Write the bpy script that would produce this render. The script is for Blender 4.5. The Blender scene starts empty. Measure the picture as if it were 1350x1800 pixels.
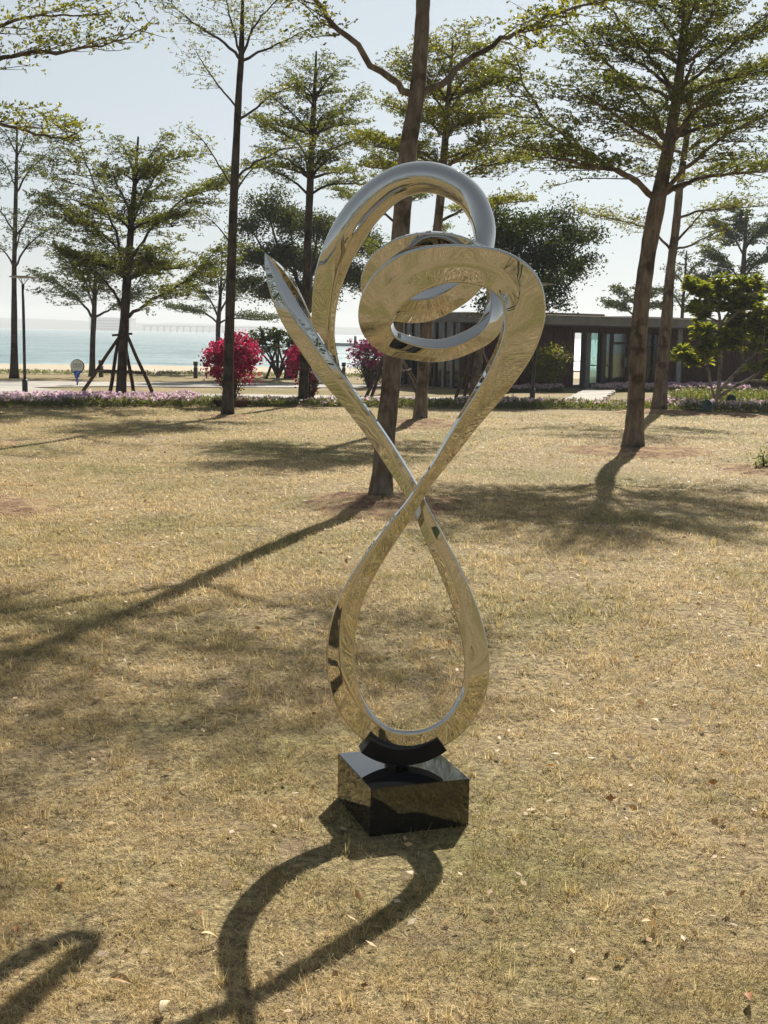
import bpy, math, random
import numpy as np
from mathutils import Matrix, Vector

# ------------------------------------------------------------------ camera, sky, sun
scene = bpy.context.scene
COL = scene.collection
rad = math.radians
cam_data = bpy.data.cameras.new('camera')
cam = bpy.data.objects.new('camera', cam_data); COL.objects.link(cam)
cam_data.sensor_fit = 'VERTICAL'; cam_data.sensor_height = 36; cam_data.lens = 45
cam_data.clip_end = 9000; cam_data.clip_start = 0.05
cam.matrix_world = Matrix.Translation((0, 0, 1.75)) @ Matrix.Rotation(rad(90 - 7.9), 4, 'X') @ Matrix.Rotation(rad(1.1), 4, 'Z')
scene.camera = cam
SUN_EL, SUN_AZ = 38.0, 17.0      # azimuth: degrees right of +Y
world = bpy.data.worlds.new('World'); scene.world = world; world.use_nodes = True
wn = world.node_tree; bg = wn.nodes['Background']
sky = wn.nodes.new('ShaderNodeTexSky'); sky.sky_type = 'NISHITA'; sky.sun_disc = False
sky.sun_elevation = rad(SUN_EL); sky.sun_rotation = rad(SUN_AZ)
sky.air_density = 1.0; sky.dust_density = 0.8; sky.ozone_density = 4.0; sky.altitude = 0
hsv = wn.nodes.new('ShaderNodeHueSaturation'); hsv.inputs['Saturation'].default_value = .34      # hazy, washed-out sky
tint = wn.nodes.new('ShaderNodeMix'); tint.data_type = 'RGBA'; tint.blend_type = 'MULTIPLY'; tint.inputs[0].default_value = 1; tint.inputs[7].default_value = (.95, 1.015, 1.035, 1)
gam = wn.nodes.new('ShaderNodeGamma'); gam.inputs[1].default_value = .7      # haze evens out the sky's brightness
wn.links.new(sky.outputs[0], gam.inputs[0]); wn.links.new(gam.outputs[0], hsv.inputs['Color']); wn.links.new(hsv.outputs[0], tint.inputs[6]); wn.links.new(tint.outputs[2], bg.inputs[0]); bg.inputs[1].default_value = 0.078
sun_data = bpy.data.lights.new('sun', 'SUN'); sun_data.energy = 5.0; sun_data.angle = rad(0.6); sun_data.color = (1.0, 0.93, 0.82)
sun = bpy.data.objects.new('sun', sun_data); COL.objects.link(sun)
sdir = Vector((math.sin(rad(SUN_AZ)) * math.cos(rad(SUN_EL)), math.cos(rad(SUN_AZ)) * math.cos(rad(SUN_EL)), math.sin(rad(SUN_EL))))
sun.rotation_euler = sdir.to_track_quat('Z', 'Y').to_euler(); sun.location = (8, 20, 30)
vs = scene.view_settings; vs.view_transform = 'Standard'; vs.look = 'None'; vs.gamma = 1; vs.exposure = 1.06
scene.cycles.max_bounces = 8; scene.cycles.transparent_max_bounces = 12
scene.cycles.caustics_reflective = False; scene.cycles.caustics_refractive = False

# ------------------------------------------------------------------ helpers
def tag(o, label=None, cat=None, group=None, kind=None):
    if label: o['label'] = label
    if cat: o['category'] = cat
    if group: o['group'] = group
    if kind: o['kind'] = kind
    return o
def empty(name, loc, label=None, cat=None, group=None):
    o = bpy.data.objects.new(name, None); COL.objects.link(o); o.location = loc; o.empty_display_size = .2
    return tag(o, label, cat, group)
def link(name, me, parent=None, loc=None):
    o = bpy.data.objects.new(name, me); COL.objects.link(o)
    if parent is not None:
        o.parent = parent
    if loc is not None: o.location = loc
    return o
class MB:
    def __init__(s): s.v = []; s.f = []; s.m = []; s.mi = 0
    def add(s, vs, fs):
        b = len(s.v); s.v += [tuple(p) for p in vs]
        for f in fs: s.f.append(tuple(b + i for i in f)); s.m.append(s.mi)
    def box(s, x0, x1, y0, y1, z0, z1, M=None):
        vs = [Vector(p) for p in ((x0,y0,z0),(x1,y0,z0),(x1,y1,z0),(x0,y1,z0),(x0,y0,z1),(x1,y0,z1),(x1,y1,z1),(x0,y1,z1))]
        if M is not None: vs = [M @ p for p in vs]
        s.add(vs, [(0,3,2,1),(4,5,6,7),(0,1,5,4),(1,2,6,5),(2,3,7,6),(3,0,4,7)])
    def tube(s, pts, radii, n=8, cap=True):
        pts = [Vector(p[:3]) for p in pts]
        if not hasattr(radii, '__len__'): radii = [radii] * len(pts)
        T0 = None; rings = []; U = None
        for i, p in enumerate(pts):
            T = (pts[min(i+1, len(pts)-1)] - pts[max(i-1, 0)])
            T = T.normalized() if T.length > 1e-9 else Vector((0,0,1))
            if U is None:
                a = Vector((1,0,0)) if abs(T.x) < .8 else Vector((0,1,0)); U = (a - T * a.dot(T)).normalized()
            else:
                U = (U - T * U.dot(T)).normalized()
            W = T.cross(U)
            rings.append([p + (U * math.cos(2*math.pi*k/n) + W * math.sin(2*math.pi*k/n)) * radii[i] for k in range(n)])
        vs = [q for r in rings for q in r]; fs = []
        for i in range(len(rings) - 1):
            for k in range(n):
                a = i*n+k; b = i*n+(k+1) % n; fs.append((a, b, b+n, a+n))
        if cap: fs.append(tuple(range(n))[::-1]); fs.append(tuple((len(rings)-1)*n + k for k in range(n)))
        s.add(vs, fs)
    def lathe(s, prof, c=(0,0,0), n=20):
        vs = []; fs = []; m = len(prof)
        for k in range(n):
            a = 2*math.pi*k/n
            for r, z in prof: vs.append((c[0]+r*math.cos(a), c[1]+r*math.sin(a), c[2]+z))
        for k in range(n):
            for j in range(m-1):
                a = k*m+j; b = ((k+1) % n)*m+j; fs.append((a, b, b+1, a+1))
        s.add(vs, fs)
    def mesh(s, name, mats, smooth=False):
        me = bpy.data.meshes.new(name); me.from_pydata(s.v, [], s.f); me.update()
        for m in (mats if isinstance(mats, (list, tuple)) else [mats]): me.materials.append(m)
        if any(s.m): me.polygons.foreach_set('material_index', s.m)
        if smooth: me.polygons.foreach_set('use_smooth', [True]*len(me.polygons))
        return me
    def build(s, name, mats, parent=None, smooth=False, loc=None):
        return link(name, s.mesh(name, mats, smooth), parent, loc)
def np_mesh(name, verts, nper, mats, mi=None, smooth=False):
    """verts (N*nper,3) -> N polygons of nper corners each"""
    verts = np.asarray(verts, np.float32); n = len(verts)//nper
    me = bpy.data.meshes.new(name)
    me.vertices.add(len(verts)); me.vertices.foreach_set('co', verts.ravel())
    me.loops.add(n*nper); me.loops.foreach_set('vertex_index', np.arange(n*nper, dtype=np.int32))
    me.polygons.add(n); me.polygons.foreach_set('loop_start', np.arange(0, n*nper, nper, dtype=np.int32))
    me.polygons.foreach_set('loop_total', np.full(n, nper, np.int32))
    for m in (mats if isinstance(mats, (list, tuple)) else [mats]): me.materials.append(m)
    if mi is not None: me.polygons.foreach_set('material_index', np.asarray(mi, np.int32))
    if smooth: me.polygons.foreach_set('use_smooth', np.ones(n, bool))
    me.update(calc_edges=True); me.validate()
    return me
def crom(P, per):
    """Catmull-Rom through rows of P"""
    P = np.asarray(P, float); out = []
    for i in range(len(P)-1):
        p0 = P[max(i-1,0)]; p1 = P[i]; p2 = P[i+1]; p3 = P[min(i+2,len(P)-1)]
        for k in range(per):
            t = k/per
            out.append(.5*((2*p1)+(-p0+p2)*t+(2*p0-5*p1+4*p2-p3)*t*t+(-p0+3*p1-3*p2+p3)*t**3))
    out.append(P[-1]); return np.array(out)
def vnoise(x, y, s, seed=0):
    r = np.random.RandomState(seed); g = r.rand(64, 64)
    u = np.asarray(x)/s + 1000; v = np.asarray(y)/s + 1000
    i = np.floor(u).astype(int); j = np.floor(v).astype(int); a = u-i; b = v-j
    a = a*a*(3-2*a); b = b*b*(3-2*b); i %= 64; j %= 64; i1 = (i+1) % 64; j1 = (j+1) % 64
    return (g[i,j]*(1-a)+g[i1,j]*a)*(1-b)+(g[i,j1]*(1-a)+g[i1,j1]*a)*b

# ------------------------------------------------------------------ materials
def mat(name): 
    m = bpy.data.materials.new(name); m.use_nodes = True
    return m, m.node_tree, m.node_tree.nodes['Principled BSDF']
def ramp(nt, fac, stops):
    r = nt.nodes.new('ShaderNodeValToRGB'); e = r.color_ramp.elements
    while len(e) < len(stops): e.new(.5)
    for k, (p, c) in enumerate(stops): e[k].position = p; e[k].color = (*c, 1)
    nt.links.new(fac, r.inputs[0]); return r.outputs[0]
def noise(nt, scale, detail=4, rough=.55, coord='Object', vec=None, dist=0):
    n = nt.nodes.new('ShaderNodeTexNoise'); n.inputs['Scale'].default_value = scale; n.inputs['Detail'].default_value = detail; n.inputs['Roughness'].default_value = rough
    n.inputs['Distortion'].default_value = dist
    if vec is None:
        tc = nt.nodes.new('ShaderNodeTexCoord'); vec = tc.outputs[coord]
    nt.links.new(vec, n.inputs['Vector']); return n.outputs['Fac']
def mapped(nt, scale, coord='Object'):
    tc = nt.nodes.new('ShaderNodeTexCoord'); mp = nt.nodes.new('ShaderNodeMapping'); mp.inputs['Scale'].default_value = scale
    nt.links.new(tc.outputs[coord], mp.inputs[0]); return mp.outputs[0]
def bump(nt, b, h, strength, dist=.01):
    n = nt.nodes.new('ShaderNodeBump'); n.inputs['Strength'].default_value = strength; n.inputs['Distance'].default_value = dist
    nt.links.new(h, n.inputs['Height']); nt.links.new(n.outputs[0], b.inputs['Normal']); return n
def mixc(nt, fac, a, b, typ='MIX'):
    n = nt.nodes.new('ShaderNodeMix'); n.data_type = 'RGBA'; n.blend_type = typ
    if isinstance(fac, (int, float)): n.inputs[0].default_value = fac
    else: nt.links.new(fac, n.inputs[0])
    for sock, v in ((n.inputs[6], a), (n.inputs[7], b)):
        if isinstance(v, tuple): sock.default_value = (*v, 1)
        else: nt.links.new(v, sock)
    return n.outputs[2]
def surf(name, c1, c2, scale=6, rough=.8, bs=.3, bd=.01, spec=.3, detail=6, c3=None, scale2=None):
    m, nt, b = mat(name)
    col = ramp(nt, noise(nt, scale, detail), [(.35, c1), (.65, c2)])
    if c3: col = mixc(nt, ramp(nt, noise(nt, scale2 or scale*.2, 3), [(.45, (0,0,0)), (.6, (1,1,1))]), col, c3)
    nt.links.new(col, b.inputs['Base Color']); b.inputs['Roughness'].default_value = rough; b.inputs['Specular IOR Level'].default_value = spec
    if bs: bump(nt, b, noise(nt, scale*3, 6), bs, bd)
    return m
def leafmat(name, cols, transl=.5, tcol=None, rough=.5, spec=.3):
    m, nt, b = mat(name); out = nt.nodes['Material Output']
    geo = nt.nodes.new('ShaderNodeNewGeometry')
    c = ramp(nt, geo.outputs['Random Per Island'], [(i/max(1, len(cols)-1), k) for i, k in enumerate(cols)])
    nt.links.new(c, b.inputs['Base Color']); b.inputs['Roughness'].default_value = rough; b.inputs['Specular IOR Level'].default_value = spec
    tr = nt.nodes.new('ShaderNodeBsdfTranslucent')
    nt.links.new(mixc(nt, 1.0, c, tcol or (1.6, 1.5, .6), 'MULTIPLY'), tr.inputs[0])
    mx = nt.nodes.new('ShaderNodeMixShader'); mx.inputs[0].default_value = transl
    nt.links.new(b.outputs[0], mx.inputs[1]); nt.links.new(tr.outputs[0], mx.inputs[2]); nt.links.new(mx.outputs[0], out.inputs[0])
    return m

def lawn_mat():
    m, nt, b = mat('dry_lawn_soil')
    f1 = noise(nt, .35, 5, .6); f2 = noise(nt, 28, 8, .7); f3 = noise(nt, 2.2, 5, .6); f4 = noise(nt, 90, 3, .6)
    base = ramp(nt, f2, [(.34, (.06,.046,.03)), (.48, (.22,.17,.095)), (.66, (.46,.37,.21))])
    green = ramp(nt, f2, [(.32, (.055,.05,.022)), (.5, (.17,.15,.06)), (.68, (.34,.29,.13))])
    c = mixc(nt, ramp(nt, f1, [(.46, (0,0,0)), (.62, (1,1,1))]), base, green)
    c = mixc(nt, ramp(nt, f3, [(.52, (0,0,0)), (.70, (.75,.75,.75))]), c, (.17,.125,.08))
    nt.links.new(c, b.inputs['Base Color']); b.inputs['Roughness'].default_value = .95; b.inputs['Specular IOR Level'].default_value = .1
    bump(nt, b, mixc(nt, .5, f2, f4), .8, .03); return m
def grass_mat():
    m, nt, b = mat('dry_grass_blades'); out = nt.nodes['Material Output']
    geo = nt.nodes.new('ShaderNodeNewGeometry'); rnd = geo.outputs['Random Per Island']
    straw = ramp(nt, rnd, [(0, (.31,.216,.095)), (.35, (.54,.402,.182)), (.8, (.72,.567,.285)), (1, (.82,.70,.43))])
    green = ramp(nt, rnd, [(0, (.18,.15,.055)), (.5, (.38,.315,.12)), (.85, (.54,.43,.185)), (1, (.66,.55,.29))])
    f1 = noise(nt, .35, 5, .6); f3 = noise(nt, 1.7, 4, .6); f5 = noise(nt, 7, 5, .65)
    fac = mixc(nt, .45, f1, f3)
    c = mixc(nt, ramp(nt, fac, [(.46, (.02,.02,.02)), (.57, (1,1,1))]), straw, green)
    c = mixc(nt, ramp(nt, f5, [(.36, (.6,.6,.6)), (.50, (0,0,0))]), c, (.24,.18,.11))
    nt.links.new(c, b.inputs['Base Color']); b.inputs['Roughness'].default_value = .6; b.inputs['Specular IOR Level'].default_value = .25
    tr = nt.nodes.new('ShaderNodeBsdfTranslucent'); nt.links.new(c, tr.inputs[0])
    mx = nt.nodes.new('ShaderNodeMixShader'); mx.inputs[0].default_value = .5
    nt.links.new(b.outputs[0], mx.inputs[1]); nt.links.new(tr.outputs[0], mx.inputs[2]); nt.links.new(mx.outputs[0], out.inputs[0]); return m
def bark_mat(name, a, bcol, c):
    m, nt, b = mat(name)
    v = mapped(nt, (9, 9, 2.2)); f = noise(nt, 1.6, 8, .65, vec=v, dist=.4); g = noise(nt, 3.0, 4); k = noise(nt, 22, 4, .6, vec=mapped(nt, (1,1,.25)))
    col = ramp(nt, f, [(.30, a), (.5, bcol), (.7, c)])
    col = mixc(nt, ramp(nt, g, [(.50, (0,0,0)), (.62, (.85,.85,.85))]), col, tuple(x*.5 for x in a))
    nt.links.new(col, b.inputs['Base Color']); b.inputs['Roughness'].default_value = .9; b.inputs['Specular IOR Level'].default_value = .15
    bump(nt, b, mixc(nt, .5, f, k), .7, .014); return m
def steel_mat():
    m, nt, b = mat('polished_steel')
    b.inputs['Metallic'].default_value = 1; b.inputs['Base Color'].default_value = (.52, .508, .48, 1)
    r = ramp(nt, noise(nt, 9, 6, .65), [(.35, (.005,.005,.005)), (.75, (.018,.018,.018))]); nt.links.new(r, b.inputs['Roughness'])
    f = noise(nt, 4, 2, .5); bump(nt, b, f, .03, .02); return m
def granite_mat():
    m, nt, b = mat('black_polished_granite')
    c = ramp(nt, noise(nt, 420, 2, .6), [(.45, (.0045,.0045,.005)), (.72, (.018,.018,.02))]); nt.links.new(c, b.inputs['Base Color'])
    b.inputs['Roughness'].default_value = .035; b.inputs['IOR'].default_value = 1.9; return m
def glass_mat(name='window_glass', tint=(.75,.86,.85), ior=1.5):
    m, nt, b = mat(name); out = nt.nodes['Material Output']
    t = nt.nodes.new('ShaderNodeBsdfTransparent'); t.inputs[0].default_value = (*tint, 1)
    g = nt.nodes.new('ShaderNodeBsdfGlossy'); g.inputs['Roughness'].default_value = .02
    fr = nt.nodes.new('ShaderNodeFresnel'); fr.inputs[0].default_value = ior
    mx = nt.nodes.new('ShaderNodeMixShader'); nt.links.new(fr.outputs[0], mx.inputs[0]); nt.links.new(t.outputs[0], mx.inputs[1]); nt.links.new(g.outputs[0], mx.inputs[2])
    nt.links.new(mx.outputs[0], out.inputs[0]); return m
def sea_mat():
    m, nt, b = mat('sea_water')
    v = mapped(nt, (.06, .16, 1)); f = noise(nt, 1.0, 7, .62, vec=v); v2 = mapped(nt, (.45, 1.2, 1)); f2 = noise(nt, 1.0, 4, .6, vec=v2)
    c = ramp(nt, mixc(nt, .5, f, f2), [(.38, (.085,.15,.16)), (.5, (.165,.25,.262)), (.60, (.33,.41,.415))]); nt.links.new(c, b.inputs['Base Color'])
    b.inputs['Roughness'].default_value = .28; b.inputs['IOR'].default_value = 1.33
    bump(nt, b, mixc(nt, .6, f, f2), 1.0, 1.2); return m
M = dict(
    lawn=lawn_mat(), grass=grass_mat(), steel=steel_mat(), granite=granite_mat(), sea=sea_mat(), glass=glass_mat(),
    bracket=surf('satin_black_steel', (.005,.005,.006), (.008,.008,.010), 30, .5, .05, spec=.25),
    bark=bark_mat('grey_brown_bark', (.075,.055,.038), (.14,.108,.08), (.22,.18,.14)),
    bark_dark=bark_mat('dark_bark', (.026,.019,.014), (.055,.042,.032), (.09,.07,.055)),
    bark_pale=bark_mat('pale_grey_bark', (.12,.105,.09), (.20,.18,.155), (.30,.275,.24)),
    soil=surf('reddish_soil', (.13,.075,.045), (.31,.20,.12), 18, .95, 1.0, .04, .1, c3=(.36,.26,.14), scale2=4),
    sand=surf('beach_sand', (.34,.285,.21), (.43,.37,.285), .8, .95, .2, .03, .1),
    path=surf('pale_concrete_paving', (.29,.27,.24), (.37,.345,.31), 1.2, .9, .15, .01, .2, c3=(.25,.235,.21), scale2=.5),
    stake=surf('weathered_timber', (.035,.022,.016), (.085,.055,.04), 12, .9, .5, .01, .15),
    leaf=leafmat('terminalia_leaf', [(.032,.046,.010), (.060,.080,.016), (.095,.11,.022), (.15,.145,.035)], .58),
    leaf_y=leafmat('yellowing_leaf', [(.042,.058,.011), (.085,.102,.018), (.135,.14,.026), (.19,.18,.038)], .58),
    leaf_d=leafmat('dark_evergreen_leaf', [(.012,.022,.005), (.026,.040,.008), (.050,.064,.012)], .42, None, .6, .08),
    leaf_f=leafmat('far_tree_leaf', [(.022,.038,.014), (.04,.06,.022), (.06,.078,.03)], .4),
    leaf_p=leafmat('frangipani_leaf', [(.055,.082,.015), (.10,.13,.022), (.17,.185,.032), (.26,.25,.06)], .55),
    leaf_b=leafmat('shrub_leaf', [(.016,.026,.007), (.034,.048,.011), (.07,.08,.018)], .45, None, .6, .12),
    leaf_o=leafmat('olive_shrub_leaf', [(.06,.075,.014), (.11,.12,.02), (.18,.18,.035)], .5),
    bract=leafmat('magenta_bract', [(.17,.006,.03), (.30,.011,.06), (.44,.035,.13), (.24,.009,.04)], .45, (1.2,1.0,1.0), .6),
    bract_d=leafmat('purple_bract', [(.10,.004,.04), (.19,.009,.085), (.28,.015,.13)], .4, (1.2,1.0,1.0), .6),
    leaf_r=leafmat('reddish_leaf', [(.10,.03,.015), (.16,.03,.02), (.09,.075,.02), (.22,.04,.035)], .45, (1.4,1.2,.8), .6),
    petal=leafmat('pink_petal', [(.40,.27,.35), (.53,.38,.46), (.64,.55,.58), (.47,.32,.42)], .45, (1.1,1.0,1.05), .6),
    bed=leafmat('bed_foliage', [(.04,.06,.018), (.08,.105,.035), (.13,.15,.065), (.19,.19,.10)], .45),
    dead=leafmat('fallen_dry_leaf', [(.24,.12,.04), (.42,.27,.12), (.55,.42,.25), (.16,.075,.03), (.62,.52,.36)], .25, (1.2,1,.8), .6),
    clad=surf('red_brown_cladding', (.045,.015,.011), (.066,.023,.016), 5, .6, .1, .004, .3),
    fascia=surf('grey_concrete_fascia', (.13,.125,.118), (.18,.172,.165), 3, .85, .15, .01, .2),
    darkm=surf('dark_painted_metal', (.012,.012,.013), (.02,.02,.022), 8, .45, .05, .002, .4),
    greym=surf('grey_metal', (.15,.155,.16), (.2,.205,.21), 8, .5, .05, .002, .4),
    white=surf('white_frame_paint', (.62,.62,.60), (.7,.7,.68), 4, .6, .05, .002, .4),
    inner=surf('interior_wall', (.10,.095,.09), (.13,.125,.12), 2, .8, .05, .002, .3),
    pot=surf('brown_clay', (.10,.045,.03), (.17,.075,.05), 9, .8, .3, .006, .2),
    signw=surf('sign_board_face', (.50,.49,.44), (.56,.55,.50), 5, .6, .02, .001, .3),
    signb=surf('sign_blue', (.008,.03,.22), (.012,.045,.30), 12, .45, .02, .001, .4),
    signl=surf('sign_light_blue', (.06,.16,.5), (.08,.2,.55), 12, .45, .02, .001, .4),
    ink=surf('sign_ink', (.09,.09,.09), (.13,.13,.13), 20, .7, 0),
    spotg=surf('teal_green_enamel', (.010,.065,.055), (.016,.085,.07), 15, .35, .03, .001, .5),
    plank=surf('pale_weathered_plank', (.30,.275,.245), (.40,.375,.335), 7, .85, .25, .005, .2),
    shore=surf('far_shore_green', (.05,.07,.05), (.09,.105,.08), .01, .95, 0),
    farw=surf('far_concrete', (.25,.25,.25), (.32,.32,.32), .02, .9, 0),
)
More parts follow.
